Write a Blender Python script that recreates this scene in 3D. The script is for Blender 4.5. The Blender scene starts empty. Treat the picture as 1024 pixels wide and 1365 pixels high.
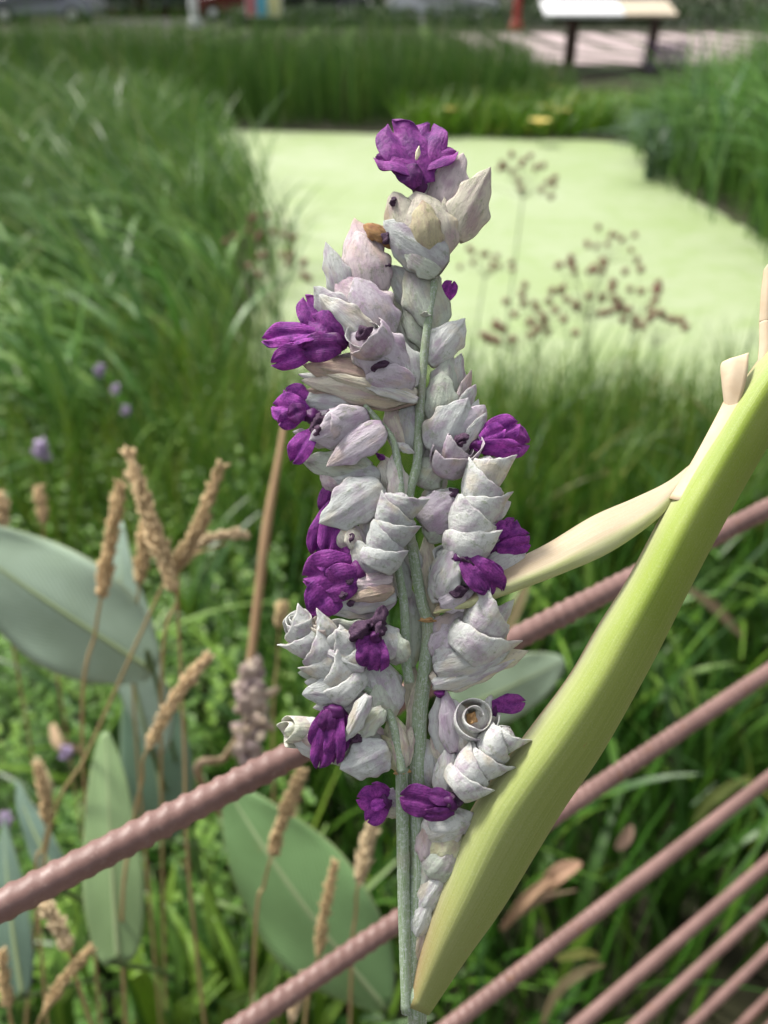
import bpy, math, random
import numpy as np
from mathutils import Vector, Matrix

random.seed(7)
rng = np.random.default_rng(11)
SC = bpy.context.scene
COL = SC.collection
rad = math.radians

# ------------------------------------------------------------------ camera
H = 2.10                 # eye height above the marsh ground
PITCH = rad(32.0)
F = 1136.0               # focal length in pixels of the 1024 x 1365 photograph
cam_d = bpy.data.cameras.new('camera')
cam = bpy.data.objects.new('camera', cam_d); COL.objects.link(cam)
cam.location = (0, 0, H)
cam.rotation_euler = (math.pi / 2 - PITCH, 0, 0)
cam_d.sensor_fit = 'VERTICAL'
cam_d.sensor_height = 36.0
cam_d.sensor_width = 27.0
cam_d.lens = 18.0 * F / 682.5
cam_d.clip_start = 0.02
cam_d.clip_end = 900
cam_d.dof.use_dof = True
cam_d.dof.focus_distance = 0.308
cam_d.dof.aperture_fstop = 7.6
SC.camera = cam

# ------------------------------------------------------------------ sky, sun, exposure
SUN_EL, SUN_AZ = rad(56), rad(-48)       # azimuth measured from +Y towards +X
world = bpy.data.worlds.new('World'); SC.world = world; world.use_nodes = True
wn = world.node_tree
sky = wn.nodes.new('ShaderNodeTexSky'); sky.sky_type = 'NISHITA'; sky.sun_disc = False
sky.sun_elevation = SUN_EL; sky.sun_rotation = SUN_AZ
sky.air_density = 1.0; sky.dust_density = 4.0; sky.ozone_density = 0.6
bg = wn.nodes['Background']; bg.inputs['Strength'].default_value = 0.055
hs = wn.nodes.new('ShaderNodeHueSaturation'); hs.inputs['Saturation'].default_value = 0.18      # thin high cloud: a paler sky
wn.links.new(sky.outputs['Color'], hs.inputs['Color']); wn.links.new(hs.outputs['Color'], bg.inputs['Color'])
sun_d = bpy.data.lights.new('sun', 'SUN'); sun_d.energy = 1.5; sun_d.angle = rad(11); sun_d.color = (1.0, 0.95, 0.86)
sun = bpy.data.objects.new('sun', sun_d); COL.objects.link(sun)
sd = Vector((math.sin(SUN_AZ) * math.cos(SUN_EL), math.cos(SUN_AZ) * math.cos(SUN_EL), math.sin(SUN_EL)))
sun.rotation_euler = sd.to_track_quat('Z', 'Y').to_euler()
sun.location = sd * 50
SC.view_settings.view_transform = 'Standard'
SC.view_settings.look = 'None'
SC.view_settings.exposure = 1.85
SC.view_settings.gamma = 1.0
SC.cycles.use_denoising = True
SC.cycles.max_bounces = 8
SC.cycles.transparent_max_bounces = 8

# ------------------------------------------------------------------ pixel <-> world
RT = Vector((1, 0, 0)); UP = Vector((0, math.sin(PITCH), math.cos(PITCH))); FW = Vector((0, math.cos(PITCH), -math.sin(PITCH)))
CAM = Vector((0, 0, H))
def P(px, py, d):
    return CAM + (RT * ((px - 512) / F) + UP * ((682.5 - py) / F) + FW) * d
def G(px, py, z=0.0):
    r = RT * ((px - 512) / F) + UP * ((682.5 - py) / F) + FW
    return CAM + r * ((z - H) / r.z)
def DP(py):                                # depth of the flower spike at image height py
    return 0.322 - 0.018 * (py - 160) / 1180.0
PX = 0.31 / F                              # metres per pixel on the spike
def S(px, py, off=0.0):                    # point on / in front of the spike plane (off in pixels towards the viewer)
    return P(px, py, DP(py) - off * PX)

# ------------------------------------------------------------------ materials
def nt_mat(name):
    m = bpy.data.materials.new(name); m.use_nodes = True
    nt = m.node_tree
    return m, nt, nt.nodes['Principled BSDF'], nt.nodes['Material Output']
def nd(nt, t, **kw):
    n = nt.nodes.new(t)
    for k, v in kw.items():
        if k in n.inputs: n.inputs[k].default_value = v
        else: setattr(n, k, v)
    return n
def noise(nt, scale, detail=3.0, rough=0.6, vec=None):
    n = nd(nt, 'ShaderNodeTexNoise'); n.inputs['Scale'].default_value = scale
    n.inputs['Detail'].default_value = detail; n.inputs['Roughness'].default_value = rough
    if vec is not None: nt.links.new(vec, n.inputs['Vector'])
    return n.outputs['Fac']
def ramp(nt, fac, stops):
    r = nd(nt, 'ShaderNodeValToRGB'); e = r.color_ramp.elements
    while len(e) < len(stops): e.new(0.5)
    for i, (p, c) in enumerate(stops):
        e[i].position = p
        e[i].color = (c[0], c[1], c[2], 1) if not isinstance(c, (int, float)) else (c, c, c, 1)
    nt.links.new(fac, r.inputs['Fac'])
    return r.outputs['Color']
def mixc(nt, fac, a, b, mode='MIX'):
    n = nd(nt, 'ShaderNodeMix', data_type='RGBA', blend_type=mode)
    for sock, v in ((n.inputs[0], fac), (n.inputs[6], a), (n.inputs[7], b)):
        if isinstance(v, bpy.types.NodeSocket): nt.links.new(v, sock)
        elif isinstance(v, (int, float)): sock.default_value = v
        else: sock.default_value = (v[0], v[1], v[2], 1)
    return n.outputs[2]
def mth(nt, op, a, b=0.0):
    n = nd(nt, 'ShaderNodeMath', operation=op)
    for i, v in enumerate((a, b)):
        if isinstance(v, bpy.types.NodeSocket): nt.links.new(v, n.inputs[i])
        else: n.inputs[i].default_value = v
    return n.outputs[0]
def bump(nt, bs, h, strength, dist):
    b = nd(nt, 'ShaderNodeBump'); b.inputs['Strength'].default_value = strength; b.inputs['Distance'].default_value = dist
    nt.links.new(h, b.inputs['Height']); nt.links.new(b.outputs['Normal'], bs.inputs['Normal'])
def objvec(nt, kind='Object'):
    tc = nd(nt, 'ShaderNodeTexCoord'); oi = nd(nt, 'ShaderNodeObjectInfo')
    m = nd(nt, 'ShaderNodeVectorMath', operation='SCALE'); m.inputs[0].default_value = (37.1, 21.3, 53.7)
    nt.links.new(oi.outputs['Random'], m.inputs['Scale'])
    a = nd(nt, 'ShaderNodeVectorMath', operation='ADD')
    nt.links.new(tc.outputs[kind], a.inputs[0]); nt.links.new(m.outputs[0], a.inputs[1])
    return a.outputs[0], tc, oi
def translucent(nt, bs, out, col, amount):
    t = nd(nt, 'ShaderNodeBsdfTranslucent'); nt.links.new(col, t.inputs['Color'])
    mx = nd(nt, 'ShaderNodeMixShader'); mx.inputs[0].default_value = amount
    nt.links.new(bs.outputs[0], mx.inputs[1]); nt.links.new(t.outputs[0], mx.inputs[2])
    nt.links.new(mx.outputs[0], out.inputs['Surface'])

def plain(name, a, b=None, scale=20, rough=0.7, bumpd=0.0, spec=0.4, metal=0.0, coords='Object'):
    m, nt, bs, out = nt_mat(name)
    v, tc, oi = objvec(nt, coords)
    f = noise(nt, scale, 4, 0.65, v)
    c = ramp(nt, f, [(0.3, a), (0.7, b or tuple(x * 0.75 for x in a))])
    nt.links.new(c, bs.inputs['Base Color'])
    bs.inputs['Roughness'].default_value = rough; bs.inputs['Specular IOR Level'].default_value = spec
    bs.inputs['Metallic'].default_value = metal
    if bumpd: bump(nt, bs, f, 0.6, bumpd)
    return m

def bract_material():
    m, nt, bs, out = nt_mat('powdery_bract')
    v, tc, oi = objvec(nt)
    base = oi.outputs['Color']
    mp = nd(nt, 'ShaderNodeMapping'); mp.inputs['Scale'].default_value = (16, 2.2, 9); nt.links.new(v, mp.inputs['Vector'])
    n1 = noise(nt, 2.2, 4, 0.6, v); n2 = noise(nt, 4.5, 6, 0.72, v); n3 = noise(nt, 34, 5, 0.8, v); st = noise(nt, 1.0, 4, 0.65, mp.outputs[0])
    n4 = noise(nt, 1.3, 3, 0.5, v)
    c = mixc(nt, ramp(nt, n1, [(0.48, 0.0), (0.66, 0.9)]), base, mixc(nt, 1.0, base, (0.74, 0.60, 0.74), 'MULTIPLY'))
    c = mixc(nt, ramp(nt, n2, [(0.55, 0.0), (0.67, 0.8)]), c, mixc(nt, 1.0, base, (0.56, 0.63, 0.47), 'MULTIPLY'))
    c = mixc(nt, ramp(nt, n4, [(0.56, 0.0), (0.70, 0.65)]), c, mixc(nt, 1.0, base, (0.92, 0.80, 0.62), 'MULTIPLY'))
    c = mixc(nt, mth(nt, 'MULTIPLY', ramp(nt, st, [(0.52, 0.0), (0.68, 1.0)]), 0.30), c, (0.30, 0.27, 0.30))
    c = mixc(nt, mth(nt, 'MULTIPLY', ramp(nt, n3, [(0.55, 0.0), (0.66, 1.0)]), ramp(nt, n2, [(0.44, 0.05), (0.62, 0.75)])), c, (0.20, 0.18, 0.18))
    u, vv, _ = uvs(nt)
    rim = mth(nt, 'ABSOLUTE', mth(nt, 'SUBTRACT', vv, 0.5))
    c = mixc(nt, mth(nt, 'MULTIPLY', ramp(nt, rim, [(0.44, 0.0), (0.5, 0.6)]), 0.55), c, (0.80, 0.78, 0.74))
    c = mixc(nt, mth(nt, 'MULTIPLY', ramp(nt, mth(nt, 'ADD', u, mth(nt, 'MULTIPLY', n1, 0.25)), [(1.0, 0.0), (1.16, 0.9)]), 0.9), c, (0.40, 0.27, 0.16))
    nt.links.new(c, bs.inputs['Base Color'])
    bs.inputs['Roughness'].default_value = 0.72; bs.inputs['Specular IOR Level'].default_value = 0.25
    hgt = mth(nt, 'ADD', mth(nt, 'MULTIPLY', n2, 1.0), mth(nt, 'ADD', mth(nt, 'MULTIPLY', n3, 0.3), mth(nt, 'MULTIPLY', st, 0.5)))
    bump(nt, bs, hgt, 0.8, 0.0011)
    translucent(nt, bs, out, c, 0.22)
    return m
def petal_material():
    m, nt, bs, out = nt_mat('violet_petal')
    v, tc, oi = objvec(nt)
    n1 = noise(nt, 3.0, 3, 0.6, v)
    n2 = noise(nt, 16, 4, 0.7, v)
    wv = nd(nt, 'ShaderNodeTexWave', wave_type='BANDS', bands_direction='X'); wv.inputs['Scale'].default_value = 4.0
    wv.inputs['Distortion'].default_value = 6.0; nt.links.new(v, wv.inputs['Vector'])
    c = mixc(nt, ramp(nt, n1, [(0.3, 0.0), (0.72, 1.0)]), (0.17, 0.018, 0.24), (0.52, 0.09, 0.52))
    c = mixc(nt, mth(nt, 'MULTIPLY', ramp(nt, n2, [(0.45, 0.0), (0.65, 1.0)]), 0.5), c, (0.055, 0.006, 0.10))
    c = mixc(nt, 1.0, c, oi.outputs['Color'], 'MULTIPLY')
    nt.links.new(c, bs.inputs['Base Color'])
    bs.inputs['Roughness'].default_value = 0.5; bs.inputs['Specular IOR Level'].default_value = 0.35
    bs.inputs['Sheen Weight'].default_value = 0.1
    bump(nt, bs, mth(nt, 'ADD', n2, mth(nt, 'MULTIPLY', wv.outputs['Fac'], 0.12)), 0.6, 0.0008)
    translucent(nt, bs, out, c, 0.38)
    return m
def uvs(nt):
    tc = nd(nt, 'ShaderNodeTexCoord'); s = nd(nt, 'ShaderNodeSeparateXYZ'); nt.links.new(tc.outputs['UV'], s.inputs[0])
    return s.outputs['X'], s.outputs['Y'], tc
def stem_material():
    m, nt, bs, out = nt_mat('powdery_stem')
    u, v, tc = uvs(nt)
    o = tc.outputs['Object']
    st = nd(nt, 'ShaderNodeMapping'); st.inputs['Scale'].default_value = (14, 60, 1); nt.links.new(tc.outputs['UV'], st.inputs['Vector'])
    n1 = noise(nt, 1.0, 4, 0.7, st.outputs[0]); n2 = noise(nt, 900, 4, 0.75, o); n3 = noise(nt, 60, 3, 0.6, o)
    c = mixc(nt, ramp(nt, n1, [(0.40, 0.0), (0.62, 1.0)]), (0.37, 0.43, 0.36), (0.15, 0.25, 0.08))
    c = mixc(nt, ramp(nt, n2, [(0.52, 0.0), (0.62, 0.65)]), c, (0.56, 0.60, 0.60))
    c = mixc(nt, ramp(nt, n3, [(0.55, 0.0), (0.75, 0.6)]), c, (0.34, 0.30, 0.24))
    nt.links.new(c, bs.inputs['Base Color']); bs.inputs['Roughness'].default_value = 0.65
    bump(nt, bs, mth(nt, 'ADD', n1, n2), 0.5, 0.0004)
    return m
def sheath_material(name, inner):
    m, nt, bs, out = nt_mat(name)
    u, v, tc = uvs(nt)                                    # u along, v across (0 = left margin)
    mp = nd(nt, 'ShaderNodeMapping'); mp.inputs['Scale'].default_value = (1.5, 120, 1); nt.links.new(tc.outputs['UV'], mp.inputs['Vector'])
    ln = noise(nt, 1.0, 3, 0.6, mp.outputs[0])
    mp2 = nd(nt, 'ShaderNodeMapping'); mp2.inputs['Scale'].default_value = (5, 3, 1); nt.links.new(tc.outputs['UV'], mp2.inputs['Vector'])
    bl = noise(nt, 1.0, 4, 0.6, mp2.outputs[0])
    fine = noise(nt, 1500, 2, 0.6, tc.outputs['Object'])
    if inner == 'sheath':
        c = mixc(nt, ramp(nt, bl, [(0.35, 0.0), (0.65, 1.0)]), (0.26, 0.36, 0.035), (0.35, 0.43, 0.09))
        c = mixc(nt, ramp(nt, u, [(0.0, 0.85), (0.34, 0.45), (0.60, 0.0)]), c, mixc(nt, bl, (0.42, 0.43, 0.24), (0.27, 0.31, 0.08)))
        c = mixc(nt, mth(nt, 'MULTIPLY', ramp(nt, mth(nt, 'ADD', v, mth(nt, 'MULTIPLY', bl, 0.18)), [(0.32, 1.0), (0.46, 0.0)]), 0.8), c, (0.60, 0.58, 0.40))
        c = mixc(nt, mth(nt, 'MULTIPLY', ramp(nt, mth(nt, 'ADD', v, mth(nt, 'MULTIPLY', bl, 0.10)), [(0.54, 0.0), (0.68, 1.0)]), 0.6), c, (0.20, 0.30, 0.035))  # right side darkened in the colour, shading that rounds the sheath
        mar = mth(nt, 'ADD', v, mth(nt, 'MULTIPLY', bl, 0.05))
        c = mixc(nt, mth(nt, 'MULTIPLY', ramp(nt, mar, [(0.245, 1.0), (0.285, 0.0)]), 0.8), c, (0.46, 0.30, 0.19))
        rust = mth(nt, 'MULTIPLY', ramp(nt, u, [(0.02, 1.0), (0.16, 0.0)]), ramp(nt, v, [(0.30, 1.0), (0.48, 0.0)]))
        c = mixc(nt, mth(nt, 'MULTIPLY', rust, 0.8), c, (0.36, 0.20, 0.11))
        c = mixc(nt, mth(nt, 'MULTIPLY', ramp(nt, noise(nt, 170, 3, 0.6, tc.outputs['Object']), [(0.71, 0.0), (0.75, 1.0)]), 0.6), c, (0.33, 0.16, 0.04))
    else:
        c = mixc(nt, ramp(nt, bl, [(0.35, 0.0), (0.65, 1.0)]), (0.58, 0.58, 0.34), (0.48, 0.51, 0.23))
        dry = ramp(nt, mth(nt, 'ADD', v, mth(nt, 'MULTIPLY', ln, 0.22)), [(0.46, 1.0), (0.58, 0.0)])
        c = mixc(nt, dry, c, mixc(nt, bl, (0.50, 0.36, 0.24), (0.60, 0.52, 0.38)))
    c = mixc(nt, mth(nt, 'MULTIPLY', ramp(nt, ln, [(0.40, 1.0), (0.55, 0.0)]), 0.28), c, mixc(nt, 1.0, c, (0.6, 0.70, 0.40), 'MULTIPLY'))
    c = mixc(nt, mth(nt, 'MULTIPLY', ramp(nt, fine, [(0.5, 0.0), (0.7, 1.0)]), 0.10), c, (0.66, 0.68, 0.56))
    nt.links.new(c, bs.inputs['Base Color']); bs.inputs['Roughness'].default_value = 0.48
    bs.inputs['Specular IOR Level'].default_value = 0.4
    bump(nt, bs, mth(nt, 'ADD', ln, mth(nt, 'MULTIPLY', fine, 0.3)), 0.35, 0.0006)
    translucent(nt, bs, out, c, 0.12)
    return m
def big_leaf_material():
    m, nt, bs, out = nt_mat('waxy_leaf')
    u, v, tc = uvs(nt); oi = nd(nt, 'ShaderNodeObjectInfo')
    d = mth(nt, 'ABSOLUTE', mth(nt, 'SUBTRACT', v, 0.5))
    n1 = noise(nt, 9, 4, 0.6, tc.outputs['Object'])
    c = mixc(nt, ramp(nt, n1, [(0.35, 0.0), (0.7, 1.0)]), oi.outputs['Color'], mixc(nt, 1.0, oi.outputs['Color'], (1.35, 1.3, 1.45), 'MULTIPLY'))
    # slanting side veins
    wv = mth(nt, 'SINE', mth(nt, 'MULTIPLY', mth(nt, 'SUBTRACT', u, mth(nt, 'MULTIPLY', d, 0.9)), 190.0))
    c = mixc(nt, mth(nt, 'MULTIPLY', ramp(nt, wv, [(0.4, 0.0), (1.0, 1.0)]), 0.16), c, (0.40, 0.50, 0.33))
    c = mixc(nt, ramp(nt, d, [(0.008, 0.85), (0.028, 0.0)]), c, (0.42, 0.52, 0.28))
    c = mixc(nt, ramp(nt, mth(nt, 'ADD', d, mth(nt, 'MULTIPLY', n1, 0.02)), [(0.49, 0.0), (0.51, 0.5)]), c, (0.46, 0.46, 0.24))
    spots = noise(nt, 42, 3, 0.6, tc.outputs['Object'])
    c = mixc(nt, mth(nt, 'MULTIPLY', ramp(nt, spots, [(0.68, 0.0), (0.74, 1.0)]), 0.3), c, (0.26, 0.22, 0.08))
    nt.links.new(c, bs.inputs['Base Color']); bs.inputs['Roughness'].default_value = 0.5
    bump(nt, bs, wv, 0.25, 0.0015)
    translucent(nt, bs, out, c, 0.22)
    return m
def blade_material(name, stops, rough=0.42, trans=0.24):
    m, nt, bs, out = nt_mat(name)
    at = nd(nt, 'ShaderNodeAttribute', attribute_name='tone')
    c = ramp(nt, at.outputs['Fac'], stops)
    g = nd(nt, 'ShaderNodeNewGeometry')
    n = noise(nt, 9, 3, 0.6, g.outputs['Position'])
    c = mixc(nt, ramp(nt, n, [(0.35, 0.0), (0.7, 0.5)]), c, mixc(nt, 1.0, c, (0.70, 0.74, 0.80), 'MULTIPLY'))
    nt.links.new(c, bs.inputs['Base Color']); bs.inputs['Roughness'].default_value = rough
    translucent(nt, bs, out, c, trans)
    return m
def leaf_obj_material(name, rough=0.42, trans=0.3):      # single leaves: colour from the object
    m, nt, bs, out = nt_mat(name)
    oi = nd(nt, 'ShaderNodeObjectInfo'); tc = nd(nt, 'ShaderNodeTexCoord')
    n = noise(nt, 6, 3, 0.6, tc.outputs['Object'])
    c = mixc(nt, ramp(nt, n, [(0.35, 0.0), (0.7, 0.6)]), oi.outputs['Color'], mixc(nt, 1.0, oi.outputs['Color'], (0.65, 0.72, 0.6), 'MULTIPLY'))
    nt.links.new(c, bs.inputs['Base Color']); bs.inputs['Roughness'].default_value = rough
    translucent(nt, bs, out, c, trans)
    return m

M_BRACT = bract_material(); M_PETAL = petal_material(); M_STEM = stem_material()
M_SHEATH = sheath_material('green_sheath', 'sheath'); M_SPATHE = sheath_material('cream_spathe', 'spathe')
M_LEAF = big_leaf_material()
M_BLADE1 = leaf_obj_material('single_blade')
M_DRY = leaf_obj_material('dry_straw', 0.75, 0.15)
M_WITHER_SHADE = plain('withered_or_hollow_shade', (0.035, 0.012, 0.045), (0.10, 0.05, 0.09), 9, 0.75, 0.001)  # near-black for withered bits and for shade inside hollow bracts
M_OCHRE = plain('ochre_petal', (0.45, 0.24, 0.09), (0.55, 0.36, 0.18), 6, 0.7, 0.0006)
M_STAMEN = plain('stamen', (0.75, 0.66, 0.40), (0.8, 0.74, 0.6), 8, 0.6)
def rail_material():
    m, nt, bs, out = nt_mat('rust_brown_steel')
    v, tc, oi = objvec(nt)
    n1 = noise(nt, 14, 5, 0.7, v); n2 = noise(nt, 260, 4, 0.7, v)
    c = mixc(nt, ramp(nt, n1, [(0.35, 0.0), (0.7, 1.0)]), (0.235, 0.140, 0.125), (0.145, 0.080, 0.070))
    c = mixc(nt, ramp(nt, n2, [(0.55, 0.0), (0.70, 0.7)]), c, (0.27, 0.185, 0.165))
    c = mixc(nt, ramp(nt, noise(nt, 60, 4, 0.7, v), [(0.62, 0.0), (0.70, 0.8)]), c, (0.17, 0.075, 0.035))
    nt.links.new(c, bs.inputs['Base Color']); bs.inputs['Specular IOR Level'].default_value = 0.4
    nt.links.new(ramp(nt, n1, [(0.3, 0.34), (0.7, 0.58)]), bs.inputs['Roughness'])
    bump(nt, bs, n2, 0.5, 0.0006)
    return m
M_RAIL = rail_material()
M_SOIL = plain('marsh_soil', (0.016, 0.016, 0.008), (0.035, 0.036, 0.014), 5, 0.95, 0.02)

# ------------------------------------------------------------------ mesh helpers
def mesh_np(name, V, Fq, uv=None, smooth=True, tri=None, tone=None):
    """V (n,3), Fq (m,4) quads, tri (k,3)."""
    me = bpy.data.meshes.new(name)
    V = np.asarray(V, np.float32)
    loops, starts = [], []
    k = 0
    parts = []
    if Fq is not None and len(Fq):
        Fq = np.asarray(Fq, np.int32); parts.append((Fq, 4))
    if tri is not None and len(tri):
        parts.append((np.asarray(tri, np.int32), 3))
    for A, c in parts:
        loops.append(A.ravel()); starts.append(k + np.arange(len(A)) * c); k += A.size
    loops = np.concatenate(loops); starts = np.concatenate(starts).astype(np.int32)
    me.vertices.add(len(V)); me.vertices.foreach_set('co', V.ravel())
    me.loops.add(len(loops)); me.loops.foreach_set('vertex_index', loops)
    me.polygons.add(len(starts)); me.polygons.foreach_set('loop_start', starts)
    if uv is not None:
        l = me.uv_layers.new(name='UVMap')
        l.data.foreach_set('uv', np.asarray(uv, np.float32)[loops].ravel())
    if tone is not None:
        a = me.attributes.new('tone', 'FLOAT', 'POINT'); a.data.foreach_set('value', np.asarray(tone, np.float32))
    me.polygons.foreach_set('use_smooth', np.full(len(starts), smooth, dtype=bool))
    me.update(calc_edges=True)
    me.validate()
    return me
def grid_faces(nu, nv, wrap=False):
    i, j = np.meshgrid(np.arange(nu - 1), np.arange(nv if wrap else nv - 1), indexing='ij')
    j2 = (j + 1) % nv
    a = i * nv + j; b = i * nv + j2; c = (i + 1) * nv + j2; d = (i + 1) * nv + j
    return np.stack([a, b, c, d], -1).reshape(-1, 4)
def shell(V, nu, nv, t, uv=None):
    """Give a grid surface thickness t (towards -normal) and close the rim."""
    G3 = V.reshape(nu, nv, 3)
    du = np.gradient(G3, axis=0); dv = np.gradient(G3, axis=1)
    n = np.cross(dv, du); n /= (np.linalg.norm(n, axis=2, keepdims=True) + 1e-9)
    inner = (G3 - n * t).reshape(-1, 3)
    f = grid_faces(nu, nv); N = nu * nv
    fi = f[:, ::-1] + N
    rim = list(range(nv)) + [i * nv + nv - 1 for i in range(1, nu)] + [(nu - 1) * nv + j for j in range(nv - 2, -1, -1)] + [i * nv for i in range(nu - 2, 0, -1)]
    r = np.array(rim); r2 = np.roll(r, -1)
    fr = np.stack([r2, r, r + N, r2 + N], -1)
    VV = np.concatenate([V, inner]); FF = np.concatenate([f, fi, fr])
    return VV, FF, (np.concatenate([uv, uv]) if uv is not None else None)
def cat(pts, n):
    """Catmull-Rom through pts (k,d) -> (n,d)."""
    p = np.asarray(pts, float); k = len(p)
    if k == 2: return p[0] + (p[1] - p[0]) * np.linspace(0, 1, n)[:, None]
    e = np.concatenate([[2 * p[0] - p[1]], p, [2 * p[-1] - p[-2]]])
    t = np.linspace(0, k - 1 - 1e-9, n); i = t.astype(int); f = (t - i)[:, None]
    a, b, c, d = e[i], e[i + 1], e[i + 2], e[i + 3]
    return 0.5 * (2 * b + (c - a) * f + (2 * a - 5 * b + 4 * c - d) * f ** 2 + (3 * b - a - 3 * c + d) * f ** 3)
def tube_np(pts, radii, n=24, sides=10, lump=0.0):
    C = cat([tuple(p) for p in pts], n); R = cat([[r] for r in radii], n)[:, 0] if len(radii) == len(pts) else np.interp(np.linspace(0, 1, n), np.linspace(0, 1, len(radii)), radii)
    T = np.gradient(C, axis=0); T /= np.linalg.norm(T, axis=1, keepdims=True)
    ref = np.array([0.3, -0.8, 0.5]); A = np.cross(T, ref); A /= np.linalg.norm(A, axis=1, keepdims=True); B = np.cross(T, A)
    th = np.linspace(0, 2 * np.pi, sides, endpoint=False)
    RR = R[:, None] * (1 + lump * rng.standard_normal((n, sides)))
    V = C[:, None] + RR[..., None] * (np.cos(th)[None, :, None] * A[:, None] + np.sin(th)[None, :, None] * B[:, None])
    V = V.reshape(-1, 3); Fq = grid_faces(n, sides, True)
    V = np.concatenate([V, C[:1], C[-1:]]); e0, e1 = n * sides, n * sides + 1
    tri = [(e0, (j + 1) % sides, j) for j in range(sides)] + [(e1, (n - 1) * sides + j, (n - 1) * sides + (j + 1) % sides) for j in range(sides)]
    L = np.concatenate([[0], np.cumsum(np.linalg.norm(np.diff(C, axis=0), axis=1))]); L /= max(L[-1], 1e-6)
    uv = np.concatenate([np.stack(np.meshgrid(L, th / (2 * np.pi), indexing='ij'), -1).reshape(-1, 2), [[0, 0], [1, 0]]])
    return V, Fq, tri, uv
def link(name, me, mat=None, parent=None, mw=None, color=None):
    o = bpy.data.objects.new(name, me); COL.objects.link(o)
    if mat is not None and me is not None and not me.materials: me.materials.append(mat)
    if parent is not None: o.parent = parent
    if mw is not None: o.matrix_basis = mw if parent is None else (parent.matrix_basis.inverted() @ mw)
    if color is not None: o.color = (color[0], color[1], color[2], 1)
    return o
def thing(name, label, cat_, loc=(0, 0, 0), group=None):
    o = bpy.data.objects.new(name, None); COL.objects.link(o); o.location = loc
    o['label'] = label; o['category'] = cat_
    if group: o['group'] = group
    o.empty_display_size = 0.05
    o.matrix_basis = Matrix.Translation(Vector(loc))
    return o
def tag(o, label, cat_, group=None, kind=None):
    o['label'] = label; o['category'] = cat_
    if group: o['group'] = group
    if kind: o['kind'] = kind
    return o
def tube(name, pts, radii, mat, parent=None, n=24, sides=10, lump=0.0, color=None):
    base = parent.matrix_basis.translation if parent is not None and parent.parent is None else Vector((0, 0, 0))
    if parent is not None and parent.parent is not None: base = Vector((0, 0, 0))
    V, Fq, tri, uv = tube_np(pts, radii, n, sides, lump)
    me = mesh_np(name, V, Fq, uv, True, tri)
    o = link(name, me, mat, parent, Matrix.Identity(4), color)
    return o
def box_np(x0, x1, y0, y1, z0, z1):
    V = np.array([(x, y, z) for x in (x0, x1) for y in (y0, y1) for z in (z0, z1)], float)
    Fq = [(0, 1, 3, 2), (4, 6, 7, 5), (0, 4, 5, 1), (2, 3, 7, 6), (0, 2, 6, 4), (1, 5, 7, 3)]
    return V, np.array(Fq)
def box(name, lo, hi, mat, parent=None, bev=0.0):
    V, Fq = box_np(lo[0], hi[0], lo[1], hi[1], lo[2], hi[2])
    o = link(name, mesh_np(name, V, Fq, None, False), mat, parent, Matrix.Identity(4))
    if bev:
        b = o.modifiers.new('bevel', 'BEVEL'); b.width = bev; b.segments = 2
    return o
def frame(b, t, roll, facing=None):
    """Matrix columns: x side, y base->tip, z outward (towards the viewer when roll = 0)."""
    y = (t - b); L = y.length; y = y / L
    z = facing or (-FW); z = (z - y * z.dot(y)).normalized()
    x = y.cross(z)
    c, s = math.cos(rad(roll)), math.sin(rad(roll))
    z2 = z * c + x * s; x2 = y.cross(z2)
    m = Matrix((x2, y, z2)).transposed().to_4x4(); m.translation = b
    return m, L

# ------------------------------------------------------------------ setting: ground, pond, path
shoreL = [(-0.75, 3.2), (-0.75, 5), (-1.15, 8.5), (-2.0, 12), (-3.3, 15.2)]
shoreR = [(3.9, 3.4), (3.65, 5), (3.5, 9), (3.45, 12), (3.7, 14.2)]
def xl(y): return np.interp(y, [p[1] for p in shoreL], [p[0] for p in shoreL])
def xr(y): return np.interp(y, [p[1] for p in shoreR], [p[0] for p in shoreR])
def yfar(x): return 15.35 - 0.14 * (x + 3.4) * 1.4
def ynear(x): return 3.75 + 0.08 * np.sin(x * 3)
def pond_in(x, y):                                            # >0 inside
    return np.minimum(np.minimum(x - xl(y), xr(y) - x), np.minimum(yfar(x) - y, y - ynear(x)))
def ground_z(x, y):
    d = pond_in(x, y)
    z = np.where(d > 0, -np.clip(d * 0.6, 0, 0.3) - 0.02, np.clip(-d * 0.10, 0, 0.04))
    far = np.clip((y - 16.2) / 3.2, 0, 1); far = far * far * (3 - 2 * far)
    z = z + 0.6 * far
    return z + 0.012 * np.sin(x * 5.1 + y * 3.3)
gx = np.concatenate([np.linspace(-320, -14, 14), np.linspace(-13, 13, 105), np.linspace(14, 320, 14)])
gy = np.concatenate([np.linspace(-60, -3, 8), np.linspace(-2.5, 24, 107), np.linspace(26, 620, 22)])
XX, YY = np.meshgrid(gx, gy, indexing='ij')
V = np.stack([XX, YY, ground_z(XX, YY)], -1).reshape(-1, 3)
g = link('ground', mesh_np('ground', V, grid_faces(len(gx), len(gy))[:, ::-1]), M_SOIL); g['kind'] = 'structure'

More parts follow.
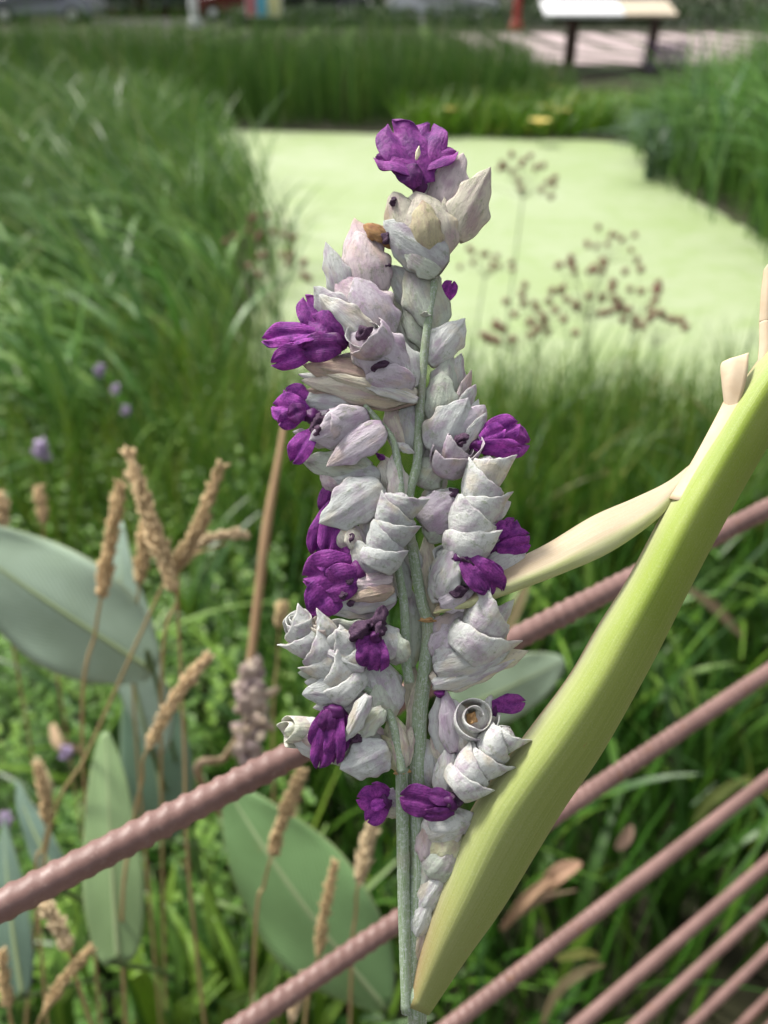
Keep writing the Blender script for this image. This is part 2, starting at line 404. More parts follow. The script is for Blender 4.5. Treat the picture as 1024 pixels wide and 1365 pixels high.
def duckweed_material():
    m, nt, bs, out = nt_mat('duckweed')
    tc = nd(nt, 'ShaderNodeTexCoord'); o = tc.outputs['Object']
    n1 = noise(nt, 0.55, 4, 0.6, o); n2 = noise(nt, 3.5, 4, 0.65, o)
    vor = nd(nt, 'ShaderNodeTexVoronoi'); vor.inputs['Scale'].default_value = 260; nt.links.new(o, vor.inputs['Vector'])
    c = mixc(nt, ramp(nt, n1, [(0.35, 0.0), (0.68, 1.0)]), (0.29, 0.37, 0.17), (0.37, 0.43, 0.27))  # paler patches paint bluish-white reflections into the pond colour
    c = mixc(nt, ramp(nt, n2, [(0.5, 0.0), (0.68, 0.7)]), c, (0.24, 0.34, 0.11))
    stk = nd(nt, 'ShaderNodeMapping'); stk.inputs['Scale'].default_value = (0.9, 3.2, 1); nt.links.new(o, stk.inputs['Vector'])
    c = mixc(nt, ramp(nt, noise(nt, 1.6, 5, 0.7, stk.outputs[0]), [(0.56, 0.0), (0.66, 0.55)]), c, (0.44, 0.48, 0.35))
    c = mixc(nt, ramp(nt, noise(nt, 2.3, 6, 0.75, o), [(0.66, 0.0), (0.72, 0.8)]), c, (0.05, 0.07, 0.04))
    c = mixc(nt, ramp(nt, vor.outputs['Distance'], [(0.35, 0.0), (0.7, 0.35)]), c, (0.15, 0.22, 0.06))
    nt.links.new(c, bs.inputs['Base Color']); bs.inputs['Roughness'].default_value = 0.55
    bs.inputs['Specular IOR Level'].default_value = 0.5
    bump(nt, bs, vor.outputs['Distance'], 0.4, 0.003)
    return m
wx = np.linspace(-5, 5, 41); wy = np.linspace(3.0, 17.0, 57)
XX, YY = np.meshgrid(wx, wy, indexing='ij')
V = np.stack([XX, YY, np.full_like(XX, 0.0) + 0.002 * np.sin(XX * 2) * np.cos(YY * 1.7)], -1).reshape(-1, 3)
w = link('water', mesh_np('water', V, grid_faces(41, 57)[:, ::-1]), duckweed_material()); w['kind'] = 'structure'

# paved square beyond the far reeds
pv = plain('pinkish_paving', (0.42, 0.34, 0.34), (0.36, 0.285, 0.29), 2.0, 0.85)
V, Fq = box_np(2.2, 16, 19.6, 31, 0.35, 0.645)
p_ = link('pavement', mesh_np('pavement', V, Fq, None, False), pv); p_['kind'] = 'structure'
rd = plain('asphalt', (0.06, 0.06, 0.062), (0.05, 0.05, 0.052), 3.0, 0.9)
V, Fq = box_np(-40, 40, 36.5, 44, 0.35, 0.64)
p_ = link('road', mesh_np('road', V, Fq, None, False), rd); p_['kind'] = 'structure'
lw = plain('lawn_grass', (0.07, 0.125, 0.03), (0.10, 0.15, 0.04), 3.0, 0.95, 0.02)
V, Fq = box_np(-40, 2.19, 19.7, 36.4, 0.35, 0.635)
p_ = link('lawn', mesh_np('lawn', V, Fq, None, False), lw); p_['kind'] = 'structure'
# walkway on the viewer's side of the railing
FD = Vector((0.816, 0.578, 0)).normalized(); FN = Vector((-FD.y, FD.x, 0)); F0 = Vector((-0.18, 0.242, 0))
wk = plain('walkway_boards', (0.22, 0.17, 0.13), (0.15, 0.12, 0.09), 14, 0.8, 0.003)
V, Fq = box_np(-1.6, 3.0, -1.9, -0.05, 0.30, 0.52)
mwk = Matrix((FD, FN, Vector((0, 0, 1)))).transposed().to_4x4(); mwk.translation = F0
p_ = link('path', mesh_np('path', V, Fq, None, False), wk, None, mwk); p_['kind'] = 'structure'

# ------------------------------------------------------------------ vegetation masses (stuff)
def blades(name, base, h, w, lean_az, lean, droop, mat, tone, label, seg=6, fold=0.0):
    n = len(base)
    t = np.linspace(0, 1, seg + 1)
    d = np.stack([np.sin(lean_az), np.cos(lean_az), np.zeros(n)], -1)
    sa = lean_az + np.pi / 2 + rng.uniform(-0.9, 0.9, n)
    sv = np.stack([np.sin(sa), np.cos(sa), np.zeros(n)], -1)
    k = rng.uniform(1.5, 2.4, n)
    tt = t[None, :]
    hor = (lean * h)[:, None] * tt ** k[:, None]
    ver = h[:, None] * (tt - droop[:, None] * tt ** 3)
    C = base[:, None, :] + d[:, None, :] * hor[..., None] + np.array([0, 0, 1.0]) * ver[..., None]
    prof = (0.55 + 0.9 * t * (1 - t)) * (1 - t ** 3) + 0.02
    W = w[:, None] * prof[None, :] * 0.5
    A = C - sv[:, None] * W[..., None]; B = C + sv[:, None] * W[..., None]
    V = np.stack([A, B], 2).reshape(-1, 3)
    per = 2 * (seg + 1)
    f = np.array([(2 * i, 2 * i + 1, 2 * i + 3, 2 * i + 2) for i in range(seg)])
    Fq = (np.arange(n)[:, None, None] * per + f[None]).reshape(-1, 4)
    o = link(name, mesh_np(name, V, Fq, None, True, None, np.repeat(tone, per)), mat)
    tag(o, label, 'grass', None, 'stuff')
    return o
def scatter(n, x0, x1, y0, y1, keep=None):
    x = rng.uniform(x0, x1, n); y = rng.uniform(y0, y1, n)
    if keep is not None:
        k = keep(x, y); x, y = x[k], y[k]
    return np.stack([x, y, ground_z(x, y) - 0.01], -1)
def U(a, b, n): return rng.uniform(a, b, n)
def behind_fence(x, y, m=0.12):
    return (-FD.y * (x - F0.x) + FD.x * (y - F0.y)) > m

G_REED = blade_material('reed_green', [(0.0, (0.047, 0.122, 0.018)), (0.45, (0.099, 0.216, 0.034)), (0.8, (0.185, 0.315, 0.053)), (0.93, (0.290, 0.396, 0.081)), (1.0, (0.420, 0.350, 0.190))])
G_FAR = blade_material('far_reed', [(0.0, (0.035, 0.094, 0.014)), (0.6, (0.075, 0.169, 0.024)), (0.9, (0.151, 0.245, 0.038)), (1.0, (0.340, 0.270, 0.130))], 0.55)
G_LOW = blade_material('fresh_green', [(0.0, (0.052, 0.146, 0.010)), (0.6, (0.127, 0.274, 0.014)), (0.9, (0.185, 0.279, 0.022)), (1.0, (0.420, 0.340, 0.060))], 0.5)
G_SEDGE = blade_material('sedge_green', [(0.0, (0.032, 0.099, 0.009)), (0.50, (0.086, 0.193, 0.016)), (0.85, (0.197, 0.292, 0.034)), (1.0, (0.420, 0.310, 0.110))], 0.5)
G_NEAR = blade_material('near_grass', [(0.0, (0.028, 0.094, 0.009)), (0.55, (0.075, 0.193, 0.016)), (0.85, (0.185, 0.338, 0.025)), (0.95, (0.290, 0.396, 0.031)), (1.0, (0.420, 0.300, 0.130))], 0.4)

G_DEEP = blade_material('marsh_blade', [(0.0, (0.017, 0.061, 0.008)), (0.55, (0.048, 0.138, 0.014)), (0.85, (0.114, 0.231, 0.024)), (0.95, (0.209, 0.286, 0.036)), (1.0, (0.360, 0.240, 0.100))], 0.42, 0.2)
# tall reeds to the left of the pond
b = scatter(10000, -8.5, -0.4, 3.3, 15.6, lambda x, y: (x < xl(y) + rng.uniform(-0.4, 0.35, len(x))) & (x > -1.2 - y * 0.52))
n = len(b)
blades('reed_bed', b, U(0.8, 1.30, n) * np.interp(b[:, 1], [3.4, 6, 14], [0.74, 1.0, 1.08]), U(0.014, 0.044, n), np.where(U(0, 1, n) < 0.75, U(-2.6, -0.7, n), U(-3.1, 3.1, n)), U(0.15, 0.75, n), U(0.0, 0.35, n), G_REED, np.clip(rng.beta(1.3, 1.6, n), 0, 1), 'dense green reeds leaning over beside the duckweed pond')
# far bank reeds
b = scatter(11000, -14, 3.6, 15.2, 18.4, lambda x, y: y > yfar(x) - 0.1)
n = len(b)
hh = np.interp(b[:, 0], [-14, -5, 0.4, 2.4, 2.9, 3.6], [1.5, 1.5, 1.45, 1.30, 0.6, 0.5])
blades('far_reed_bed', b, hh * U(0.70, 1.06, n), U(0.014, 0.03, n), U(-3.1, 3.1, n), U(0.03, 0.30, n), U(0, 0.12, n), G_FAR, rng.beta(1.1, 1.5, n), 'tall dark green reeds standing along the far bank')
b = scatter(2600, 0.2, 4.4, 14.3, 16.2, lambda x, y: y > yfar(x) - 0.35)
n = len(b)
blades('bank_grass', b, U(0.3, 0.75, n), U(0.02, 0.045, n), U(-3.1, 3.1, n), U(0.2, 0.8, n), U(0, 0.35, n), G_LOW, rng.beta(2, 1.8, n), 'bright green waterside plants on the far bank below the paved square')
# right bank reeds
b = scatter(9000, 3.0, 8.5, 5.6, 15.5, lambda x, y: x > xr(y) + rng.uniform(-0.25, 0.5, len(x)))
n = len(b)
blades('bank_reed_bed', b, U(0.80, 1.45, n) * np.interp(b[:, 0] - 0.30 * np.clip(b[:, 1] - 9.0, 0, 9), [2.2, 3.2, 4.2], [0.60, 1.05, 1.5]), U(0.014, 0.034, n), U(-3.1, 3.1, n), U(0.1, 0.7, n), U(0.0, 0.35, n), G_REED, rng.beta(1.8, 2.6, n), 'green reeds crowding the bank opposite the leaning reed bed')
# sedge belt in front of the pond
b = scatter(9500, -1.6, 3.9, 2.5, 4.4)
n = len(b)
blades('sedge_belt', b, 0.42 + 0.62 * rng.beta(1.6, 2.2, n), U(0.006, 0.017, n), U(-3.1, 3.1, n), U(0.05, 0.5, n), U(0, 0.25, n), G_SEDGE, rng.beta(2, 2, n), 'slim upright sedge leaves along the near edge of the pond')
# grass beyond the railing, below the viewer
b = scatter(3900, -0.5, 3.6, 0.55, 2.9, lambda x, y: behind_fence(x, y))
n = len(b)
blades('marsh_grass', b, U(0.30, 0.80, n), U(0.010, 0.030, n), U(-3.1, 3.1, n), U(0.05, 0.55, n), U(0.0, 0.25, n), G_DEEP, rng.beta(2, 2.3, n), 'lush marsh grass growing below the steel railing')
b = scatter(2600, -3.2, 0.1, 0.45, 3.3, lambda x, y: behind_fence(x, y))
n = len(b)
blades('meadow_grass', b, U(0.18, 0.46, n), U(0.008, 0.022, n), U(-3.1, 3.1, n), U(0.2, 0.9, n), U(0.05, 0.5, n), G_NEAR, rng.beta(2, 1.9, n), 'short grass mixed with mint beside the broad waxy leaves')

# water mint: stems with pairs of small leaves
def mint_patch():
    Vs, Fs, tn = [], [], []
    k = 0
    b = scatter(2300, -3.4, -0.15, 0.8, 4.0, lambda x, y: behind_fence(x, y, 0.3) & (x < 0.05 - 0.28 * (y - 1.0)))
    for p in b:
        h = rng.uniform(0.22, 0.50); lean = rng.normal(0, 0.16, 2); tone = rng.beta(2, 2)
        a0 = rng.uniform(0, 3.1)
        for j in range(7):
            t = 0.30 + 0.70 * j / 6
            c = p + np.array([lean[0] * t * h, lean[1] * t * h, h * t])
            L = rng.uniform(0.030, 0.052) * (1.1 - 0.45 * t)
            for s in (0, math.pi):
                a = a0 + j * 1.57 + s + rng.normal(0, 0.25)
                d = np.array([math.cos(a), math.sin(a), rng.uniform(-0.15, 0.5)]); d /= np.linalg.norm(d)
                sd_ = np.array([-math.sin(a), math.cos(a), 0]); up = np.cross(d, sd_)
                w_ = L * 0.36
                q = [c, c + d * L * 0.35 + sd_ * w_ + up * w_ * .3, c + d * L * 0.75 + sd_ * w_ * 0.8 + up * w_ * .2, c + d * L - up * 0.1 * L,
                     c + d * L * 0.75 - sd_ * w_ * 0.8 + up * w_ * .2, c + d * L * 0.35 - sd_ * w_ + up * w_ * .3]
                Vs += q; Fs += [(k, k + 1, k + 2, k + 3), (k, k + 3, k + 4, k + 5)]; tn += [tone] * 6; k += 6
    m = blade_material('mint_leaf', [(0.0, (0.052, 0.134, 0.018)), (0.5, (0.110, 0.233, 0.031)), (0.9, (0.232, 0.385, 0.056)), (1.0, (0.348, 0.466, 0.106))], 0.45, 0.25)
    o = link('mint_groundcover', mesh_np('mint_groundcover', np.array(Vs), np.array(Fs), None, False, None, np.array(tn)), m)
    tag(o, 'small leaved water mint spreading between the dry grass stalks', 'mint', None, 'stuff')
mint_patch()

# ------------------------------------------------------------------ railing of ribbed bars
def rebar_mesh(L=3.3, r=0.0074, pitch=0.0098):
    n = int(L / 0.0020); sides = 16
    x = np.linspace(0, L, n); th = np.linspace(0, 2 * np.pi, sides, endpoint=False)
    X, T = np.meshgrid(x, th, indexing='ij')
    ph = X / pitch + np.where(T < np.pi, T, 2 * np.pi - T) / (2 * np.pi) * 1.15 + np.where(T < np.pi, 0, 0.5)
    rid = np.clip(np.cos(2 * np.pi * ph) * 1.5, 0, 1) ** 0.8
    amp = np.clip(np.abs(np.sin(T)) * 1.4 - 0.15, 0, 1)
    R = r + 0.0011 * rid * amp * (0.8 + 0.3 * np.sin(X * 31) * np.sin(X * 77)) + 0.0007 * np.exp(-(np.sin(T) / 0.25) ** 2)
    V = np.stack([X, R * np.cos(T) + 0.0016 * np.sin(X * 3.1), R * np.sin(T) + 0.0012 * np.sin(X * 4.3 + 1)], -1).reshape(-1, 3)
    return mesh_np('rail', V, grid_faces(n, sides, True)[:, ::-1])
rail_me = rebar_mesh()
railing = thing('railing', 'railing of ribbed pinkish brown steel bars slanting past the violet flower spike', 'railing', (F0.x, F0.y, 0))
rail_px = [(0, 1205), (540, 1220), (600, 1365), (770, 1365), (846, 1365), (922, 1365), (990, 1365), None]
zs = []
for i, q in enumerate(rail_px):
    if q is None: z = zs[-1] - 0.2
    else:
        r = RT * ((q[0] - 512) / F) + UP * ((682.5 - q[1]) / F) + FW
        nn = FN.dot(r); d = FN.dot(F0) / nn
        z = H + r.z * d
    zs.append(z)
    m = Matrix((FD, FN, Vector((0, 0, 1)))).transposed().to_4x4()
    m.translation = F0 - FD * 1.0 + Vector((0, 0, z))
    link('rail', rail_me, M_RAIL, railing, m @ Matrix.Rotation(rad(-50 + 23 * i), 4, 'X'))
for s in (-0.9, 2.2):
    c = F0 + FD * s + FN * 0.032
    V, Fq = box_np(c.x - .022, c.x + .022, c.y - .022, c.y + .022, 0, zs[0] + 0.06)
    link('post', mesh_np('post', V, Fq, None, False), M_RAIL, railing, Matrix.Identity(4))

# ------------------------------------------------------------------ flower spike: shared meshes
def crumple(V, seed, freq, amp, crease=0.5):
    r = np.random.default_rng(seed); out = np.zeros_like(V)
    for k in range(7):
        d = r.standard_normal(3) * freq * (1 + 0.35 * k); ph = r.uniform(0, 6.28)
        sv = np.sin(V @ d + ph)
        h = (1 - crease) * sv + crease * (1 - 2 * np.abs(sv) ** 0.7)
        out += r.standard_normal(3)[None] * h[:, None] / (1 + 0.5 * k)
    return V + out * amp
def boat_mesh(seed, arc=88, deep=0.62, bend=0.10, tipp=1.0, wr=0.02):
    r = np.random.default_rng(seed)
    nu, nv = 25, 19
    u = np.linspace(0, 1, nu); v = np.linspace(-1, 1, nv)
    Um, Vm = np.meshgrid(u, v, indexing='ij')
    pa, pb = r.uniform(0.50, 0.75), r.uniform(0.72, 0.98) * tipp ** 0.3
    w = (u + 0.05) ** pa * (1.0 - u) ** pb
    w = 0.53 * w / w.max(); w[-1] = 0.006
    A = Vm * rad(arc)
    ph = r.uniform(0, 6.28, 6)
    X = w[:, None] * np.sin(A)
    roundp = np.cos(A) - math.cos(rad(arc)); vee = (1 - np.abs(Vm) ** 1.15)
    Z = w[:, None] * deep * 2 * (0.55 * roundp + 0.45 * vee) + 0.05 * np.exp(-(Vm / 0.10) ** 2) * w[:, None]
    Z += 0.010 * np.cos(Vm * 16 + 0.6 * np.sin(5 * Um + ph[0])) * np.sin(np.pi * Um)
    Z = Z + bend * np.sin(np.pi * Um * 0.9) - r.uniform(-1.2, 1.6) * bend * Um ** 3
    rimv = np.abs(Vm) ** 5
    sg = np.sign(Vm)
    fl = 0.05 * np.sin(9 * Um + ph[3] + 2 * sg) + 0.04 * np.sin(21 * Um + ph[1] * sg)
    X += rimv * sg * (0.03 + fl) * np.sin(np.pi * Um); Z += rimv * (fl * 0.9 - 0.02) * np.sin(np.pi * Um)
    X += r.uniform(-0.12, 0.12) * Um ** 2.5
    V = np.stack([X, Um, Z], -1).reshape(-1, 3)
    V = crumple(V, seed + 1000, 3.0, wr * 0.42, 0.45)
    uv = np.stack([Um, (Vm + 1) / 2], -1).reshape(-1, 2)
    VV, FF, uu = shell(V, nu, nv, 0.020, uv)
    return mesh_np('bract', VV, FF, uu)
def cup_mesh(seed, tp=1.0):
    """Sheathing bract of a scaly column: wraps the axis (+Y), pointed rim on +X side."""
    r = np.random.default_rng(seed)
    nu, nv = 16, 31
    u = np.linspace(0, 1, nu); a = np.linspace(-1, 1, nv) * rad(172)
    Um, Am = np.meshgrid(u, a, indexing='ij')
    ph = r.uniform(0, 6.28, 4)
    rimh = 0.60 + 0.40 * (np.clip(np.cos(Am * 0.60), 0, 1) ** 2.6)
    tipk = np.exp(-(Am / 0.24) ** 2)
    Rr = 0.5 * (0.62 + 0.44 * np.sin(np.pi * (0.10 + 0.52 * Um)) ** 0.9 - 0.02 * Um ** 2)
    Rr = Rr * (1 + 0.02 * np.sin(3 * Am + ph[0]))
    Rr += 0.13 * tp * tipk * Um ** 3 + (1 - tp) * 0.05 * Um ** 2
    Y = Um * (rimh + 0.24 * tp * tipk + 0.025 * np.sin(5 * Am + ph[2]) + 0.02 * np.sin(11 * Am + ph[1]))
    X = Rr * np.cos(Am) * 1.02; Z = Rr * np.sin(Am) * 0.9
    V = np.stack([X, Y, Z], -1).reshape(-1, 3)
    V = crumple(V, seed + 1000, 3.4, 0.012, 0.6)
    uv = np.stack([np.full_like(Um, 0.5), 0.02 + 0.48 * (1 - Um)], -1).reshape(-1, 2)
    VV, FF, uu = shell(V, nu, nv, 0.020, uv)
    return mesh_np('bract', VV, FF, uu)
def roll_mesh(seed, turns=2.3):
    nu, nv = 60, 9
    a = np.linspace(0, turns * 2 * np.pi, nu); v = np.linspace(0, 1, nv)
    Am, Vm = np.meshgrid(a, v, indexing='ij')
    r = np.random.default_rng(seed); ph = r.uniform(0, 6.28, 3)
    R = 0.5 * (1 - 0.68 * Am / a[-1]) * (0.72 + 0.30 * np.sin(np.pi * (0.15 + 0.5 * Vm)))
    top = 1.0 + 0.05 * np.sin(2.3 * Am + ph[0]) - 0.16 * (1 - Am / a[-1]) + 0.10 * np.exp(-((Am % 6.28 - 2) / 0.5) ** 2)
    V = np.stack([R * np.cos(Am), Vm * top, R * np.sin(Am)], -1).reshape(-1, 3)
    V = crumple(V, seed + 50, 3.0, 0.008, 0.4)
    VV, FF, uu = shell(V, nu, nv, 0.022, np.stack([np.full_like(Am, 0.5), 0.03 + 0.47 * (1 - Vm)], -1).reshape(-1, 2))
    return mesh_np('bract', VV, FF, uu)
def petal_mesh(seed, curl=0.35, wav=0.05):
    r = np.random.default_rng(seed)
    nu, nv = 23, 19
    u = np.linspace(0, 1, nu); v = np.linspace(-1, 1, nv)
    Um, Vm = np.meshgrid(u, v, indexing='ij')
    w = 0.5 * (0.25 + 0.75 * np.sin(np.pi * np.clip(0.04 + 0.90 * u ** 1.3, 0, 1)) ** 0.6)
    w = w * np.where(u > 0.84, np.sqrt(np.clip(1 - ((u - 0.84) / 0.165) ** 2, 0.0, 1)) * 0.9 + 0.1, 1)
    ph = r.uniform(0, 6.28, 6)
    X = w[:, None] * np.sin(Vm * 1.15) / math.sin(1.15)
    Z = 0.22 * w[:, None] * np.cos(Vm * 1.35) + curl * (0.28 * np.sin(np.pi * Um) - 0.55 * Um ** 3)
    Z += wav * np.abs(Vm) ** 1.6 * (np.sin(8 * Um + ph[0] + 1.5 * np.sign(Vm)) + 0.7 * np.sin(15 * Um + ph[1])) * (0.3 + Um)
    Z += -0.10 * np.exp(-(Vm / 0.16) ** 2) * (0.3 + Um)
    Y = Um - 0.09 * np.exp(-(Vm / 0.2) ** 2) * Um ** 4 + 0.03 * np.sin(7 * Vm + ph[3]) * Um ** 2
    X += r.uniform(-0.15, 0.15) * Um ** 2
    V = np.stack([X, Y, Z], -1).reshape(-1, 3)
    V = crumple(V, seed + 2000, 3.0, 0.010, 0.5)
    VV, FF, _ = shell(V, nu, nv, 0.014)
    return mesh_np('petal', VV, FF)
def lump_mesh(name, seed, rough=0.3, nu=12, nv=14, pinch=0.8):
    r = np.random.default_rng(seed)
    u = np.linspace(0.02, 0.98, nu); a = np.linspace(0, 2 * np.pi, nv, endpoint=False)
    Um, Am = np.meshgrid(u, a, indexing='ij')
    R = 0.5 * np.sin(np.pi * Um ** pinch) ** 0.7
    ph = r.uniform(0, 6.28, 5)
    R = R * (1 + rough * (np.sin(3 * Am + ph[0] + 5 * Um) * 0.4 + np.sin(5 * Am + ph[1] - 7 * Um) * 0.35 + np.sin(2 * Am + ph[2] + 9 * Um) * 0.4))
    V = np.stack([R * np.cos(Am), Um, R * np.sin(Am)], -1).reshape(-1, 3)
    return mesh_np(name, V, grid_faces(nu, nv, True))
def lens_mesh(seed):      # flatter bract, long and leaf-like
    return boat_mesh(seed, 66, 0.40, 0.10, 1.2, 0.05)
BOATS = [boat_mesh(i, 80, 0.34, 0.05 + 0.012 * i, 1.0, 0.035) for i in range(9)]
LENS = [lens_mesh(20 + i) for i in range(6)]
FOLD = [boat_mesh(40 + i, 104, 0.42, 0.08, 1.1, 0.06) for i in range(6)]
CUPS = [cup_mesh(60 + i) for i in range(4)]
MOUTHS = [cup_mesh(70 + i, 0.0) for i in range(4)]
ROLLS = [roll_mesh(75 + i, 2.0 + 0.35 * i) for i in range(3)]
PETALS = [petal_mesh(80 + i, 0.15 + 0.08 * i, 0.06 + 0.01 * (i % 4)) for i in range(8)]
SMALL_LUMPS = [lump_mesh('withered_or_hollow_shade', 100 + i, 0.75) for i in range(3)]

TINT = {'w': (0.80, 0.82, 0.80), 'l': (0.70, 0.64, 0.71), 'c': (0.78, 0.74, 0.62), 'g': (0.64, 0.70, 0.60), 'b': (0.68, 0.55, 0.44),
        'd': (0.66, 0.69, 0.68), 'p': (0.76, 0.66, 0.68), 'y': (0.70, 0.72, 0.50)}
thalia = thing('flowering_plant', 'powdery white flower spike with violet petals and one broad pale green sheath', 'flower', tuple(S(541, 1352, 0)))
cnt = [0]
def pick(lst):
    cnt[0] += 1; return lst[(cnt[0] * 5 + cnt[0] // 3) % len(lst)]
def jit(c, a=0.06):
    k = 1 + random.uniform(-a, a)
    return tuple(min(0.9, x * k) for x in c)
def bract(bx, by, tx, ty, w, ob=0, ot=None, roll=0, tint='w', kind='boat', deep=1.0, parent=None, name='bract', mat=None, color=None):
    ot = ob if ot is None else ot
    b, t = S(bx, by, ob), S(tx, ty, ot)
    m, L = frame(b, t, roll)
    W = w * PX * 1.0; deep = deep * 0.62
    me = pick({'boat': BOATS, 'lens': LENS, 'fold': FOLD}[kind])
    m = m @ Matrix.Diagonal((W, L, W * deep, 1))
    return link(name, me, mat or M_BRACT, parent or thalia, m, color or jit(TINT[tint]))
def column(bx, by, tx, ty, n, w0, w1, ob=0, ot=0, side=1, tint='w', bud=True):
    """Scaly column of sheathing bracts from base to tip, points leaning to `side`."""
    b, t = S(bx, by, ob), S(tx, ty, ot)
    ax = (t - b); L = ax.length
    step = L / n
    y = ax.normalized(); z0 = (-FW - y * (-FW).dot(y)).normalized(); x0 = y.cross(z0)
    for i in range(n):
        c = b + y * (step * i)
        W = (w0 + (w1 - w0) * i / max(1, n - 1)) * PX * random.uniform(0.95, 1.06)
        a = rad(random.uniform(12, 40)) if i % 2 == 0 else rad(random.uniform(115, 165))
        if side < 0: a = math.pi - a
        x = x0 * math.cos(a) + z0 * math.sin(a)
        yy = (y + (x0 * side * 0.10) + x * random.uniform(-0.03, 0.06)).normalized()
        x = (x - yy * x.dot(yy)).normalized(); z = x.cross(yy)
        m = Matrix((x, yy, z)).transposed().to_4x4(); m.translation = c
        link('bract', pick(CUPS), M_BRACT, thalia, m @ Matrix.Diagonal((W, max(step * 1.75, W * 0.62), W, 1)), jit(TINT[tint]))
    if bud:
        for a in (0, 100, 220):
            mm, LL = frame(t - y * step * 0.55, t + y * step * 0.62, a)
            link('bract', pick(FOLD), M_BRACT, thalia, mm @ Matrix.Diagonal((w1 * PX * 0.62, LL, w1 * PX * 0.55, 1)), jit(TINT[tint]))
def flower(petals, throat, shade=1.0):
    """petals: (bx,by,tx,ty,w,off_b,off_t,roll[,lightness]); throat: (bx,by,tx,ty,w,off)."""
    bx, by, tx, ty, w, of = throat
    b, t = S(bx, by, of), S(tx, ty, of + 2)
    m, L = frame(b, t, random.uniform(0, 360))
    tm = pick(THROATS).copy(); tm.transform(Matrix.Diagonal((w * PX * 0.8, L, w * PX * 0.8, 1)))
    th = link('flower', tm, M_PETAL, thalia, m, (0.45 * shade,) * 3)
    for q in petals:
        bx, by, tx, ty, w, ob, ot, roll = q[:8]
        lt = (q[8] if len(q) > 8 else 1.0) * shade
        m, L = frame(S(bx, by, ob), S(tx, ty, ot), roll)
        m = m @ Matrix.Diagonal((w * PX, L, max(w * PX, L * 0.6) * 0.75, 1))
        p = bpy.data.objects.new('petal', pick(PETALS)); COL.objects.link(p)
        if not p.data.materials: p.data.materials.append(M_PETAL)
        p.parent = th
        p.matrix_basis = (thalia.matrix_basis @ th.matrix_basis).inverted() @ m
        p.color = (lt, lt, lt, 1)
    return th
THROATS = [lump_mesh('flower', 140 + i, 0.5) for i in range(3)]
def wither_or_hollow(bx, by, tx, ty, w, of=0, mat=None, name='withered_or_hollow_shade'):  # shrivelled flower bits, also dark lumps standing in for cavity shade
    m, L = frame(S(bx, by, of), S(tx, ty, of + 1), random.uniform(0, 360))
    me = pick(SMALL_LUMPS)
    if mat is not None: me = me.copy(); me.materials.clear()
    return link(name, me, mat or M_WITHER_SHADE, thalia, m @ Matrix.Diagonal((w * PX, L, w * PX * 0.8, 1)))
def stalk(name, pts, r0, r1, off=0, n=24, offs=None):
    q = [S(x, y, (offs[i] if offs else off)) for i, (x, y) in enumerate(pts)]
    k = len(q); V, Fq, tri, uv = tube_np(q, [(r0 + (r1 - r0) * i / (k - 1)) * PX * 0.88 for i in range(k)], n, 12, 0.02)
    V = V - np.array(thalia.matrix_basis.translation)
    return link(name, mesh_np(name, V, Fq, uv, True, tri), M_STEM, thalia, Matrix.Translation(thalia.matrix_basis.translation))

# stems
stalk('stem', [(584, 352), (577, 390), (568, 450), (563, 500), (559, 560), (556, 620), (546, 655), (545, 700), (553, 750), (562, 800), (570, 826)], 6, 9, 6, 60)
stalk('stem', [(571, 822), (572, 850), (566, 900), (560, 950), (557, 1010), (556, 1080), (557, 1150), (552, 1230), (545, 1345)], 11, 13, 2, 50)
stalk('branch', [(536, 1022), (536, 1060), (537, 1120), (538, 1180), (540, 1260), (543, 1350)], 10, 9, 10, 40)
stalk('branch', [(518, 700), (528, 744), (538, 800), (541, 850), (541, 880), (546, 910)], 6, 8, 14, 30)
stalk('branch', [(478, 913), (502, 928), (521, 956), (531, 1000), (536, 1030)], 5, 7, 26, 24)
stalk('branch', [(486, 540), (505, 562), (524, 588), (531, 625), (534, 660)], 4, 7, 16, 24)
stalk('branch', [(556, 528), (530, 500), (510, 460), (498, 400)], 5, 4, -4, 20)
stalk('branch', [(574, 700), (585, 650), (592, 590), (592, 520), (586, 470)], 5, 4, -14, 24)
stalk('branch', [(565, 1100), (572, 1050), (585, 1000), (596, 955)], 6, 4, -4, 20)
stalk('branch', [(560, 1195), (566, 1160), (572, 1110), (585, 1070)], 10, 7, 4, 20)
# lower stem bends down between the bars to the marsh
base_pt = S(556, 1352, 0)
pts = [S(554, 1300, 0), base_pt, P(556, 1480, .33), P(540, 1620, .40), P(560, 1720, .55), P(600, 1740, .85), P(620, 1700, 1.3), Vector((P(620, 1700, 1.3).x, P(620, 1700, 1.3).y + .1, -0.05))]
V, Fq, tri, uv = tube_np(pts, [0.0030, 0.0034, 0.0036, 0.0045, 0.0055, 0.006, 0.007, 0.009], 60, 12)
V = V - np.array(thalia.matrix_basis.translation)
link('stem', mesh_np('stem', V, Fq, uv, True, tri), M_STEM, thalia, Matrix.Translation(thalia.matrix_basis.translation))

# nodes / leaf scars
for x, y in ((570, 826), (567, 419), (579, 368), (535, 1028)):
    m, L = frame(S(x, y + 4, 10), S(x, y - 4, 10), 0)
    nm = pick(SMALL_LUMPS).copy(); nm.materials.clear(); big = y > 800
    link('node', nm, M_OCHRE if big else M_BRACT, thalia, m @ Matrix.Diagonal(((20 if big else 12) * PX, L, (18 if big else 11) * PX, 1)), TINT['g'])

